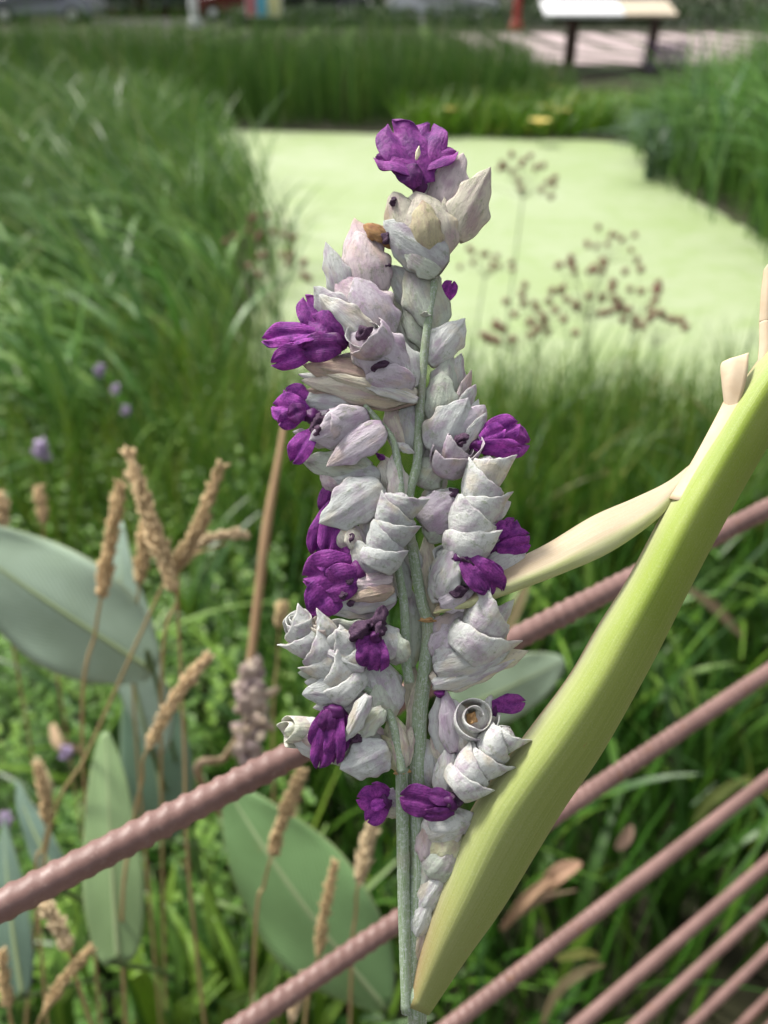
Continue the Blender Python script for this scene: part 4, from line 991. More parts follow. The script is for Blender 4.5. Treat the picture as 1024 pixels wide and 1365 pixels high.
# ------------------------------------------------------------------ dry grass stalks with seed heads
def seed_head_np(path, r, n_sp, seed):
    rr = np.random.default_rng(seed)
    C = cat([tuple(p) for p in path], 40)
    T = np.gradient(C, axis=0); T /= np.linalg.norm(T, axis=1, keepdims=True)
    ref = np.array([0.2, -0.9, 0.4]); A = np.cross(T, ref); A /= np.linalg.norm(A, axis=1, keepdims=True); B = np.cross(T, A)
    Vs, Fs = [], []
    ph = rr.uniform(0, 6)
    for i in range(n_sp):
        t = (i + rr.uniform(0, 1)) / n_sp; k = t * 38.9; k0 = int(k)
        c = C[k0] + (C[k0 + 1] - C[k0]) * (k - k0)
        env = min(1.0, 0.45 + 3.2 * t) * (1 - max(0, t - 0.72) / 0.34) ** 0.6 * (1 + 0.25 * math.sin(16 * t + ph))
        a = i * 2.4 + rr.normal(0, 0.3)
        rd_ = A[k0] * math.cos(a) + B[k0] * math.sin(a)
        d = T[k0] * rr.uniform(0.8, 1.2) + rd_ * rr.uniform(0.25, 0.95); d /= np.linalg.norm(d)
        L = r * rr.uniform(0.6, 1.5); w_ = L * 0.20
        p0 = c + rd_ * r * env * rr.uniform(0.15, 0.62)
        s = np.cross(d, rd_); s /= np.linalg.norm(s) + 1e-9; q = np.cross(d, s)
        k_ = len(Vs)
        mid = p0 + d * L * 0.42
        Vs += [p0, mid + s * w_, mid + q * w_, mid - s * w_, mid - q * w_, p0 + d * L]
        for j in range(4):
            a1, a2 = k_ + 1 + j, k_ + 1 + (j + 1) % 4
            Fs += [(k_, a2, a1), (k_ + 5, a1, a2)]
    return np.array(Vs), Fs
SEEDC = [(0.62, 0.45, 0.25), (0.66, 0.49, 0.29), (0.58, 0.42, 0.24), (0.68, 0.53, 0.35)]
def grass_stalk(label, head, stem, d0, d1, rpx, i, ground=None, group=None):
    """head: px points bottom->top; stem: px points from head downwards."""
    hp = [P(x, y, d0) for x, y in head]
    n = len(stem)
    sp = [P(x, y, d0 + (d1 - d0) * (k + 1) / n) for k, (x, y) in enumerate(stem)]
    last = sp[-1] if sp else hp[0]
    dv = (last - hp[0]); gr = last + dv * (-last.z / min(dv.z, -0.05)) * 0.5; gr.z = 0.0
    root = thing('dry_grass_stalk', label, 'dry grass', tuple(gr), group)
    V, Fs = seed_head_np(hp, rpx / F * d0 * 0.85, int(170 + 2.4 * (hp[-1] - hp[0]).length * 1000), 300 + i)
    link('seed_head', mesh_np('seed_head', V - np.array(gr), None, None, True, Fs), M_DRY, root, Matrix.Translation(gr), SEEDC[i % 4])
    pts = [hp[-1].lerp(hp[0], 0.3), hp[0]] + sp + [last.lerp(gr, 0.5) + (dv.normalized() * 0.03), gr]
    V, Fq, tri, uv = tube_np(pts, np.linspace(0.0012, 0.0026, len(pts)), 40, 7)
    link('stem', mesh_np('stem', V - np.array(gr), Fq, uv, True, tri), M_DRY, root, Matrix.Translation(gr), (0.46, 0.34, 0.17))
    return root
ST = [
 ('straight tan seed head standing in front of the wide blue-green leaf', [(135, 798), (146, 730), (160, 648)], [(128, 840), (110, 990)], .86, .98, 12),
 ('long wavy tan seed head leaning over the pointed blue-grey leaf', [(234, 790), (212, 730), (196, 680), (172, 604)], [(238, 830), (246, 1000), (255, 1200)], .82, .98, 14),
 ('tan seed head slanting up from a pale straight stalk across the broad leaf', [(225, 768), (250, 730), (270, 690), (294, 622)], [(215, 785), (119, 999), (60, 1140)], .84, 1.0, 12),
 ('tan seed head bent sideways almost level', [(243, 750), (270, 722), (300, 713), (328, 713)], [(236, 800), (215, 920)], .88, 1.0, 9),
 ('small tan seed head half hidden behind the wavy one', [(185, 780), (190, 740), (194, 695)], [(183, 830), (180, 960)], 1.0, 1.1, 11),
 ('tan seed head slanting low beside the vertical ochre stalk', [(196, 1000), (225, 945), (252, 905), (278, 876)], [(190, 1040), (178, 1100), (163, 1260)], .80, .95, 11),
 ('dry seed head leaning under the top bar in front of the large leaf', [(362, 1142), (376, 1095), (388, 1065), (402, 1030)], [(352, 1180), (340, 1250)], .86, .95, 12),
 ('knobbly tan seed head hanging beside the stem of the flower spike', [(477, 1182), (486, 1140), (494, 1110), (506, 1082)], [(474, 1220), (468, 1300)], .84, .95, 12),
 ('thin tan seed head on the dark part of the large leaf', [(424, 1275), (432, 1220), (446, 1150)], [(420, 1300), (405, 1380)], .84, .92, 9),
 ('tiny knob of a seed head on a thin green stalk by the dead spike', [(372, 838), (374, 822), (377, 808)], [(370, 880), (364, 990)], 1.1, 1.2, 10),
 ('short pale seed head rising from the mint', [(58, 700), (56, 676), (52, 652)], [(60, 740), (62, 800)], 1.3, 1.4, 9),
 ('brown seed head drooping under the lower end of the top bar', [(92, 1268), (78, 1235), (60, 1205)], [(100, 1290), (110, 1330)], .80, .9, 12),
 ('seed head leaning in the corner grass below the drooping brown one', [(58, 1350), (90, 1300), (122, 1264)], [(50, 1370), (30, 1420)], .80, .88, 9),
 ('short seed head at the edge above the wide blue-green leaf', [(4, 705), (3, 685), (0, 662)], [(6, 740), (8, 800)], 1.2, 1.3, 10),
 ('stubby seed head beside the pale straight stalk in the mint', [(62, 1100), (60, 1060), (50, 1020)], [(58, 1130), (50, 1200)], .95, 1.0, 9),
 ('pale seed head low under the second bar', [(388, 1362), (396, 1335), (404, 1300)], [(386, 1380), (380, 1420)], .86, .9, 9),
 ('seed head at the frame corner leaning across the slim leaf', [(12, 1345), (6, 1310), (2, 1270)], [(16, 1370), (24, 1420)], .8, .86, 9),
]
for i, q in enumerate(ST):
    grass_stalk(q[0], q[1], q[2], q[3], q[4], q[5], i, None, 'dry grass stalks with seed heads')
# tall brown stem with the dead flower spike
gr = foot(-0.30, 1.42)
root = thing('dead_flower_stalk', 'withered pale brown flower spike on a tall reddish brown stem', 'dead flower', tuple(gr))
pts = [P(380, 560, 1.12), P(372, 610, 1.10), P(356, 700, 1.08), P(345, 790, 1.07), P(333, 890, 1.06)]
V, Fq, tri, uv = tube_np(pts, [0.0035, 0.0045, 0.0062, 0.0058, 0.0055], 30, 8, 0.03)
link('stem', mesh_np('stem', V - np.array(gr), Fq, uv, True, tri), M_DRY, root, Matrix.Translation(gr), (0.42, 0.27, 0.15))
pts = [P(333, 890, 1.06), P(328, 960, 1.06), P(300, 1010, 1.08), P(272, 1050, 1.12), gr]
V, Fq, tri, uv = tube_np(pts, [0.0055, 0.005, 0.005, 0.005, 0.006], 30, 8, 0.03)
link('stem', mesh_np('stem', V - np.array(gr), Fq, uv, True, tri), M_DRY, root, Matrix.Translation(gr), (0.45, 0.33, 0.22))
rs = random.Random(5)
for k in range(80):
    t = k / 80; cx, cy = 338 + rs.uniform(-17, 17) + (0 if t < .7 else -4), 895 + 128 * t
    a = rs.uniform(0, 6.28); dd = 1.05 + rs.uniform(-0.015, 0.015)
    L_ = rs.uniform(18, 30)
    m, L = frame(P(cx, cy, dd), P(cx + math.cos(a) * L_ * .8, cy - 8 + math.sin(a) * L_ * .6, dd + rs.uniform(-0.015, 0.015)), rs.uniform(-60, 60))
    cc = rs.choice([(0.52, 0.42, 0.36), (0.60, 0.50, 0.42), (0.48, 0.38, 0.36), (0.64, 0.54, 0.42)])
    link('dead_bract', pick(LENS + BOATS), M_BRACT, root, m @ Matrix.Diagonal((rs.uniform(11, 20) / F * dd, L, rs.uniform(12, 20) / F * dd, 1)), cc)

# dry curled leaves
def strip(label, name, pts, w0, color, mat=None, cat_='leaf', twist=0.0, group=None):
    # set each leaf down at the height of the plants it lies on or grows from
    zm = sum(P(*q).z for q in pts) / len(pts); zt = 0.62
    if zm > zt: pts = [(q[0], q[1], q[2] * (H - zt) / (H - zm)) for q in pts]
    wp = [P(*q) for q in pts]
    if cat_ == 'grass leaf': wp = [Vector((wp[0].x, wp[0].y + 0.02, 0.0))] + wp        # rooted in the ground
    C = cat([tuple(q) for q in wp], 24)
    T = np.gradient(C, axis=0); T /= np.linalg.norm(T, axis=1, keepdims=True)
    z = np.array(-FW); sd_ = np.cross(T, z); sd_ /= np.linalg.norm(sd_, axis=1, keepdims=True)
    t = np.linspace(0, 1, 24); a = twist * t
    nn = np.cross(sd_, T)
    s2 = sd_ * np.cos(a)[:, None] + nn * np.sin(a)[:, None]; n2 = np.cross(s2, T)
    d = np.array([q[2] for q in pts]).mean()
    w = w0 / F * d * 0.5 * (np.sin(np.pi * (0.06 + 0.93 * t)) ** 0.6)
    v = np.linspace(-1, 1, 5)
    V = C[:, None] + s2[:, None] * (w[:, None] * v[None])[..., None] + n2[:, None] * (w[:, None] * 0.5 * (v ** 2)[None])[..., None]
    VV, FF, _ = shell(V.reshape(-1, 3), 24, 5, 0.0007)
    base = C[0]
    o = link(name, mesh_np(name, VV - base, FF), mat or M_DRY, None, Matrix.Translation(Vector(base)), color)
    return tag(o, label, cat_, group)
strip('curled tan dead leaf caught in the mint', 'dry_leaf', [(70, 965, 1.0), (82, 992, 0.99), (112, 998, 1.0)], 16, (0.60, 0.42, 0.28))
strip('twisted papery leaf on the shoulder of the hanging leaf', 'dry_leaf', [(48, 1010, .98), (62, 1050, .97), (58, 1092, .98)], 16, (0.55, 0.44, 0.28), twist=0.8)
strip('arched pale dry leaf in the grass below the third bar', 'dry_leaf', [(722, 1365, 1.35), (745, 1318, 1.33), (780, 1293, 1.33), (806, 1286, 1.36)], 13, (0.46, 0.37, 0.20))
strip('yellowish grass leaf lying behind the fourth bar', 'dry_leaf', [(742, 1278, 1.4), (775, 1270, 1.39), (800, 1276, 1.4)], 12, (0.40, 0.42, 0.12))
strip('straw stem slanting up to the second bar', 'dry_leaf', [(668, 1240, 1.5), (700, 1200, 1.48), (735, 1170, 1.5)], 13, (0.42, 0.26, 0.16), twist=0.5)
strip('crumpled brown leaf lying between the sheath and the third bar', 'dry_leaf', [(715, 1190, 1.5), (745, 1165, 1.48), (775, 1150, 1.5)], 22, (0.38, 0.23, 0.15), twist=1.0)
strip('second crumpled brown leaf just under the other crumpled one', 'dry_leaf', [(690, 1220, 1.5), (720, 1196, 1.49), (770, 1186, 1.5)], 14, (0.34, 0.24, 0.16), twist=-1.0)
strip('pinkish brown leaf scrap standing beside the crumpled leaves', 'dry_leaf', [(822, 1132, 1.5), (834, 1116, 1.5), (842, 1100, 1.5)], 16, (0.45, 0.30, 0.22))
strip('bent dead stalk leaf crossing behind the second bar', 'dry_leaf', [(918, 785, 1.3), (955, 812, 1.32), (990, 850, 1.34)], 14, (0.44, 0.32, 0.20))
strip('pale green leaf edge arching over the third bar', 'dry_leaf', [(925, 1095, 1.5), (955, 1060, 1.48), (1000, 1035, 1.5)], 14, (0.30, 0.36, 0.10))
strip('straw coloured stalk slanting behind the cream leaf', 'dry_leaf', [(672, 850, .95), (688, 810, .95), (705, 770, .95)], 14, (0.56, 0.44, 0.24))
strip('bright lime grass leaf hanging under the top bar', 'grass_leaf', [(200, 1328, 1.0), (186, 1285, .98), (176, 1235, 1.0)], 28, (0.22, 0.38, 0.035), M_BLADE1, 'grass leaf')
strip('bright lime leaf rising between the waxy leaves', 'grass_leaf', [(322, 1330, 1.05), (300, 1270, 1.0), (270, 1175, 1.0)], 30, (0.17, 0.31, 0.035), M_BLADE1, 'grass leaf')
strip('light green leaf lying in the grass behind the second bar', 'grass_leaf', [(300, 1362, 1.05), (340, 1320, 1.04), (378, 1262, 1.05)], 18, (0.20, 0.32, 0.06), M_BLADE1, 'grass leaf')

rb = random.Random(21)
for k in range(26):
    x0_, y0_ = rb.uniform(0, 480), rb.uniform(1290, 1400); L0 = rb.uniform(70, 170); dx_ = rb.uniform(-60, 60); dd = rb.uniform(0.95, 1.3)
    strip('bright lime grass blade rising in the low grass under the bars', 'grass_leaf', [(x0_, y0_, dd), (x0_ + dx_ * 0.35, y0_ - L0 * 0.55, dd - 0.02), (x0_ + dx_, y0_ - L0, dd)], rb.uniform(9, 17), rb.choice([(0.16, 0.29, 0.03), (0.20, 0.34, 0.04), (0.11, 0.23, 0.03)]), M_BLADE1, 'grass leaf', rb.uniform(-0.5, 0.5), 'bright grass blades under the bars')
# ------------------------------------------------------------------ single reed and grass tufts
def blade_single(seed, arch, w):
    r = np.random.default_rng(seed)
    t = np.linspace(0, 1, 13)
    C = np.stack([arch * t ** 2.1, np.zeros_like(t), t - 0.55 * arch * t ** 3.2], -1)
    wd = w * (0.5 + 0.8 * t * (1 - t)) * (1 - t ** 4) + 0.0015
    tw = r.uniform(-0.8, 0.8) * t
    sx = np.stack([-np.sin(tw) * 0.5, np.cos(tw), np.sin(tw) * 0.4], -1)
    L_ = C - sx * wd[:, None]; R_ = C + sx * wd[:, None]; Mv = C + np.array([0.5, 0, -0.5]) * (wd * 0.35)[:, None]
    V = np.stack([L_, Mv, R_], 1).reshape(-1, 3)
    return mesh_np('leaf', V, grid_faces(13, 3))
RB = [blade_single(400 + i, a, 0.010) for i, a in enumerate((0.25, 0.45, 0.65, 0.8, 0.95, 0.55))]
def tuft(name, label, cat_, group, pos, n, h, wmul, az0, azs, cols, rr, arch0=0, arch1=6):
    root = thing(name, label, cat_, pos, group)
    for k in range(n):
        hh_ = h * rr.uniform(0.65, 1.1); az = az0 + rr.gauss(0, azs)
        m = Matrix.Translation(Vector(pos) + Vector((rr.gauss(0, 0.035), rr.gauss(0, 0.035), 0))) @ Matrix.Rotation(az, 4, 'Z') @ Matrix.Diagonal((hh_, wmul * rr.uniform(0.7, 1.2), hh_, 1))
        c = rr.choice(cols); k_ = rr.uniform(0.8, 1.25)
        link('leaf', RB[rr.randrange(arch0, arch1)], M_BLADE1, root, m, tuple(x * k_ for x in c))
rr = random.Random(3)
REEDC = [(0.086, 0.221, 0.038), (0.139, 0.292, 0.053), (0.209, 0.362, 0.075), (0.069, 0.175, 0.031)]
for k in range(46):
    y = rr.uniform(3.2, 8.5); x = float(xl(y)) - rr.uniform(0.1, 0.42 * y - 0.4)
    tuft('reed_plant', 'arching reed with long glossy leaves in the leaning reed bed', 'reed', 'reeds leaning in the bed beside the pond', (x, y, 0.0), 9, rr.uniform(0.95, 1.3), 2.5, math.pi * rr.uniform(0.7, 1.2), 0.6, REEDC, rr)
for k in range(9):
    y = rr.uniform(4.0, 8.0); x = float(xl(y)) + rr.uniform(-0.1, 0.30)
    tuft('sparse_reed', 'sparse thin reed rising in front of the open duckweed', 'reed', 'thin reeds in front of the duckweed', (x, y, -0.02), 7, rr.uniform(0.7, 1.0), 0.5, 0, 2.2, [(0.08, 0.13, 0.06), (0.16, 0.15, 0.07), (0.06, 0.12, 0.05)], rr)
for k in range(9):
    q = G(888 + rr.uniform(-22, 50), 222 + rr.uniform(-14, 30))
    tuft('arching_sedge', 'grey-green sedge tuft arching over the pond from the opposite bank', 'sedge', 'arching sedge tufts on the opposite bank', (q.x, q.y, 0.0), 22, rr.uniform(0.85, 1.15), 2.4, math.pi, 0.75, [(0.12, 0.20, 0.12), (0.18, 0.27, 0.18), (0.08, 0.15, 0.08)], rr)
for k in range(34):
    y = rr.uniform(7.0, 12.0); x = float(xr(y)) + rr.uniform(0.1, 0.2 + 0.32 * (y - 7.0))
    tuft('bank_reed', 'tall upright reed on the opposite bank beyond the broad sheath', 'reed', 'tall reeds on the opposite bank', (x, y, 0.0), 12, rr.uniform(1.6, 2.15), 2.2, 0, 3.0, REEDC[:2] + [(0.05, 0.13, 0.05)], rr, 0, 4)
NEARC = [(0.055, 0.14, 0.020), (0.085, 0.19, 0.028), (0.15, 0.27, 0.035), (0.035, 0.095, 0.018)]
for k in range(44):
    for _ in range(50):
        x, y = rr.uniform(-0.9, 2.2), rr.uniform(0.7, 2.4)
        if behind_fence(x, y, 0.25): break
    tuft('grass_tuft', 'tuft of broad green blades in the marsh below the railing', 'grass', 'grass tufts below the railing', (x, y, 0.02), 8, rr.uniform(0.5, 0.85), 1.7, 0, 3.0, NEARC, rr, 0, 3)
for k in range(12):
    x, y = rr.uniform(0.1, 2.6), rr.uniform(2.6, 3.6)
    tuft('tall_sedge', 'tall grey-green sedge standing above the near edge of the pond', 'sedge', 'tall sedges at the near edge of the pond', (x, y, 0.0), 6, rr.uniform(0.8, 1.0), 0.8, 0, 3.0, [(0.10, 0.17, 0.09), (0.07, 0.14, 0.06), (0.22, 0.20, 0.07)], rr)

# ------------------------------------------------------------------ flowering rush umbels
POD = lump_mesh('seed_pod', 9, 0.25, 7, 8)
M_POD = plain('brown_pod', (0.15, 0.075, 0.05), (0.24, 0.13, 0.09), 4, 0.8)
def umbel(px, py, d, rpx, n, label, k):
    c = P(px, py, d)
    r2 = random.Random(600 + k)
    base = c - UP * 0.0; ft = Vector((c.x + r2.uniform(-.06, .06), c.y + r2.uniform(-0.05, 0.12), -0.05))
    root = thing('flowering_rush', label, 'rush', tuple(ft), 'seeding rush umbels in front of the duckweed')
    top = c - Vector((0, 0, rpx / F * d * 0.9))
    V, Fq, tri, uv = tube_np([top, top.lerp(ft, 0.5), ft], [0.0035, 0.0045, 0.006], 12, 6)
    link('stem', mesh_np('stem', V - np.array(ft), Fq, uv, True, tri), M_BLADE1, root, Matrix.Translation(ft), (0.16, 0.22, 0.12))
    R = rpx / F * d
    for j in range(n):
        a = r2.uniform(0, 6.28); e = r2.uniform(0.15, 1.25)
        dr = Vector((math.cos(a) * math.cos(e), math.sin(a) * math.cos(e), math.sin(e)))
        tip = top + dr * R * r2.uniform(0.9, 1.35)
        V, Fq, tri, uv = tube_np([top, top.lerp(tip, 0.6) + Vector((0, 0, R * .06)), tip], [0.0014, 0.0013, 0.0012], 5, 4)
        link('ray', mesh_np('ray', V - np.array(ft), Fq, uv, True, tri), M_BLADE1, root, Matrix.Translation(ft), (0.20, 0.20, 0.12))
        m, L = frame(tip, tip + dr * 0.032 * r2.uniform(0.8, 1.2), 0, Vector((0.3, -1, 0.2)))
        link('seed_pod', POD, M_POD, root, m @ Matrix.Diagonal((0.036, L * 1.2, 0.036, 1)))
for k, q in enumerate([(790, 372, 3.9, 62, 24, 'wide brown seeding umbel, fullest of its kind over the duckweed'), (852, 388, 3.8, 48, 18, 'brown seeding umbel next to the fullest one'), (722, 402, 3.8, 44, 16, 'small brown seeding umbel half sunk in the sedge'), (700, 226, 4.6, 40, 18, 'tall faded umbel on a pale straight stem well above the others'),
                       (648, 340, 4.8, 34, 12, 'thin faint umbel close beside the flower spike'), (812, 318, 4.8, 36, 12, 'faded umbel rising behind the fullest brown one'), (346, 300, 4.6, 34, 12, 'thin brownish umbel among the sparse reeds'), (368, 352, 4.2, 34, 12, 'low brownish umbel in front of the sparse reeds'), (690, 440, 3.5, 36, 12, 'umbel lowest down in the sedge belt'), (880, 430, 3.6, 36, 10, 'sparse umbel standing apart in the sedge beyond the sheath')]):
    umbel(q[0], q[1], q[2], q[3], q[4], q[5], k)

# lilac mint flowers
M_LILAC = plain('lilac_flower', (0.36, 0.27, 0.46), (0.50, 0.42, 0.58), 8, 0.7)
def mint_flower(px, py, d, r, label, k):
    c = P(px, py, d); ft = Vector((c.x, c.y + 0.03, 0))
    root = thing('mint_flower', label, 'flower', tuple(ft), 'lilac mint flowers')
    V, Fq, tri, uv = tube_np([c, c.lerp(ft, .5) + Vector((.01, 0, 0)), ft], [0.0012, 0.0014, 0.002], 8, 5)
    link('stem', mesh_np('stem', V - np.array(ft), Fq, uv, True, tri), M_BLADE1, root, Matrix.Translation(ft), (0.10, 0.14, 0.06))
    R = r / F * d
    Vs, Fs = seed_head_np([c - Vector((0, 0, R)), c, c + Vector((0.004, 0, R))], R * 0.9, 60, 700 + k)
    link('flower_head', mesh_np('flower_head', Vs - np.array(ft), None, None, True, Fs), M_LILAC, root, Matrix.Translation(ft))
for k, q in enumerate([(133, 497, 2.5, 8, 'lilac mint flower, uppermost beside the reed bed'), (154, 522, 2.4, 6, 'pale lilac mint flower just under the uppermost'), (56, 606, 2.2, 12, 'large lilac mint flower above the short pale seed head'), (168, 550, 2.4, 6, 'faint lilac mint flower under the reed leaves'), (8, 1096, 1.3, 10, 'tiny lilac mint flower by the slim blue-green leaf'), (88, 1006, 1.4, 9, 'greyish lilac mint flower by the curled dead leaf')]):
    mint_flower(*q, k)

# yellow flags on the far bank
M_YEL = plain('yellow_flower', (0.70, 0.52, 0.10), (0.75, 0.62, 0.22), 5, 0.6)
for k, q in enumerate([(610, 134), (640, 128), (706, 130), (726, 146), (764, 140), (748, 152), (720, 166), (600, 150), (660, 142), (735, 120)]):
    g_ = G(q[0], q[1] + 30, 0.0); c = P(q[0], q[1], (g_ - CAM).dot(FW))
    root = thing('yellow_iris', 'yellow flower blurred among the bright waterside plants of the far bank', 'flower', tuple(g_), 'yellow flowers on the far bank')
    V, Fq, tri, uv = tube_np([c, c.lerp(g_, .5), g_], [0.006, 0.007, 0.009], 5, 5)
    link('stem', mesh_np('stem', V - np.array(g_), Fq, uv, True, tri), M_BLADE1, root, Matrix.Translation(g_), (0.10, 0.2, 0.04))
    for j in range(6):
        a = j * 1.047 + k
        m, L = frame(c, c + Vector((math.cos(a) * .16, math.sin(a) * .16, 0.08)), 0, Vector((0, 0, 1)))
        link('petal', YP if k + j else None, M_YEL, root, m @ Matrix.Diagonal((0.11, L, 0.08, 1))) if (k + j) else None
        if k + j == 0: YP = petal_mesh(900); link('petal', YP, M_YEL, root, m @ Matrix.Diagonal((0.11, L, 0.08, 1)))

# ------------------------------------------------------------------ far side: information table, cars, building, hedge
M_DARKWOOD = plain('dark_wood', (0.075, 0.040, 0.032), (0.05, 0.028, 0.024), 8, 0.7)
M_WHITE = plain('white_panel', (0.80, 0.81, 0.83), (0.76, 0.77, 0.80), 2, 0.35)
M_BEIGE = plain('beige_panel', (0.55, 0.47, 0.36), (0.48, 0.41, 0.31), 3, 0.6)
Yt = 19.2
def X_at(px, Y, z):
    # world x of a pixel column on the vertical line through depth of (Y,z)
    dep = Y * math.cos(PITCH) + (H - z) * math.sin(PITCH); return (px - 512) / F * dep
tb = thing('information_table', 'white and beige topped display table on dark wooden posts by the paved square', 'table', (X_at(810, Yt, 1), Yt, 0.6))
x0, x1, x2 = X_at(724, Yt, 1.7), X_at(828, Yt, 1.7), X_at(897, Yt, 1.7)
for nm, a, b_, mt in (('table_top', x0, x1, M_WHITE), ('side_panel', x1 + 0.01, x2, M_BEIGE)):
    V, Fq = box_np(a, b_, -0.45, 0.45, -0.03, 0.03)
    mm = Matrix.Translation((0, Yt, 1.62)) @ Matrix.Rotation(rad(14), 4, 'X')
    link(nm, mesh_np(nm, V, Fq, None, False), mt, tb, mm)
for px in (756, 865):
    for yy, zt in ((Yt - 0.25, 1.53), (Yt + 0.30, 1.66)):
        x = X_at(px if yy < Yt else px + 14, Yt, 1.2); pb_ = box('post', (x - .06, yy - .05, 0.55), (x + .06, yy + .05, zt), M_DARKWOOD, None, 0); pb_.parent = tb; pb_.matrix_basis = Matrix.Translation(-tb.matrix_basis.translation)

o = box('beam', (x0 + .2, Yt - .29, 1.42), (x2 - .2, Yt - .21, 1.50), M_DARKWOOD); o.parent = tb; o.matrix_basis = Matrix.Translation(-tb.matrix_basis.translation)

def leaf_mass(name, cx, cy, cz, sx, sy, sz, n, size, mat, label, cat_, trunk=False):
    u = rng.uniform(-1, 1, (n, 3)); u[:, 2] = rng.uniform(0, 1, n)
    lump = 0.8 + 0.2 * np.sin(u[:, 0] * sx * 3.1) * np.cos(u[:, 1] * 4)
    Pn = np.stack([cx + u[:, 0] * sx, cy + u[:, 1] * sy, cz + u[:, 2] * sz * lump], -1)
    d = rng.standard_normal((n, 3)); d /= np.linalg.norm(d, axis=1, keepdims=True)
    s = np.cross(d, rng.standard_normal((n, 3))); s /= np.linalg.norm(s, axis=1, keepdims=True)
    L = size * rng.uniform(0.6, 1.3, n)[:, None]
    V = np.stack([Pn, Pn + d * L * .5 + s * L * .3, Pn + d * L, Pn + d * L * .5 - s * L * .3], 1).reshape(-1, 3)
    Fq = np.arange(4 * n).reshape(n, 4)
    root = thing(name, label, cat_, (cx, cy, cz))
    me = mesh_np('foliage', V - np.array([cx, cy, cz]), Fq, None, False, None, np.repeat(rng.beta(2, 2, n), 4))
    link('foliage', me, mat, root, Matrix.Translation((cx, cy, cz)))
    for k in range(6):
        x = cx + sx * (k / 2.5 - 1) * 0.9
        V, Fq, tri, uv = tube_np([Vector((x, cy, cz - .05)), Vector((x + .05, cy + .03, cz + sz * .4)), Vector((x + .1, cy, cz + sz * .8))], [.03, .02, .008], 6, 6)
        link('stem', mesh_np('stem', V - np.array([cx, cy, cz]), Fq, uv, True, tri), M_DARKWOOD, root, Matrix.Translation((cx, cy, cz)))
    return root
M_HEDGE = blade_material('hedge_leaf', [(0.0, (0.02, 0.05, 0.016)), (0.6, (0.045, 0.09, 0.028)), (1.0, (0.11, 0.16, 0.05))], 0.6, 0.2)
leaf_mass('hedge', 9.0, 35.2, 0.6, 7.5, 0.5, 0.9, 5000, 0.16, M_HEDGE, 'clipped green hedge along the back of the paved square', 'hedge')
leaf_mass('hedge', -2.2, 35.4, 0.6, 3.4, 0.6, 0.8, 3000, 0.16, M_HEDGE, 'dark hedge between the far reeds and the parked cars', 'hedge')
M_PURP = blade_material('lavender_bloom', [(0.0, (0.05, 0.10, 0.04)), (0.4, (0.20, 0.13, 0.26)), (1.0, (0.36, 0.24, 0.42))], 0.7, 0.2)
q = G(880, 90, 0.6)
leaf_mass('lavender_bush', q.x, 19.0, 0.5, 0.45, 0.4, 0.65, 1400, 0.06, M_PURP, 'soft purple flowering bush beside the display table', 'bush')
# shrubs that darken the left distance

M_BRICK = plain('red_brick', (0.26, 0.09, 0.065), (0.19, 0.068, 0.052), 30, 0.9)
M_GLASS = plain('window_glass', (0.10, 0.12, 0.14), (0.16, 0.18, 0.20), 1, 0.1, 0, 0.8)
M_FRAME = plain('white_frame', (0.7, 0.7, 0.7), (0.65, 0.65, 0.65), 2, 0.5)
M_ROOF = plain('slate_roof', (0.09, 0.09, 0.10), (0.07, 0.07, 0.08), 4, 0.8)
bl = thing('brick_building', 'low red brick building with wide grey windows beyond the reeds', 'building', (-14, 49, 0.6))
def sub(o, parent): o.parent = parent; o.matrix_basis = Matrix.Translation(-parent.matrix_basis.translation); return o
sub(box('wall', (-27, 46, 0.55), (-7.4, 53, 4.4), M_BRICK), bl)
sub(box('roof', (-27.4, 45.6, 4.41), (-7.0, 53.4, 4.75), M_ROOF), bl)
for k in range(7):
    x = -25.4 + k * 2.4
    w_ = sub(box('window', (x, 45.93, 1.0), (x + 1.9, 46.0, 2.6), M_FRAME), bl)
    pn = box('pane', (x + .12, 45.90, 1.12), (x + 1.78, 45.925, 2.48), M_GLASS); pn.parent = w_
sub(box('door', (-9.2, 45.93, 0.6), (-8.2, 46.0, 2.7), M_DARKWOOD), bl)

def pole(label, px, Y, r, h, mat, name='lamp_post'):
    x = X_at(px, Y, 1.2)
    root = thing(name, label, 'pole', (x, Y, 0.6))
    V, Fq, tri, uv = tube_np([Vector((x, Y, 0.55)), Vector((x, Y, 0.6 + h * .5)), Vector((x, Y, 0.6 + h))], [r, r * .9, r * .7], 8, 12)
    link('pole', mesh_np('pole', V - np.array((x, Y, .6)), Fq, uv, True, tri), mat, root, Matrix.Translation((x, Y, .6)))
    V, Fq, tri, uv = tube_np([Vector((x, Y, 0.55)), Vector((x, Y, 0.7)), Vector((x, Y, 0.95))], [r * 1.6, r * 1.6, r * 1.15], 8, 12)
    link('base_sleeve', mesh_np('base_sleeve', V - np.array((x, Y, .6)), Fq, uv, True, tri), mat, root, Matrix.Translation((x, Y, .6)))
pole('white painted pole standing between brick building and cars', 258, 35.0, 0.16, 5.0, M_WHITE)
pole('red painted post standing behind the far reeds near the cars', 690, 33.0, 0.14, 1.4, plain('red_paint', (0.42, 0.05, 0.045), (0.36, 0.045, 0.04), 3, 0.5), 'bollard')

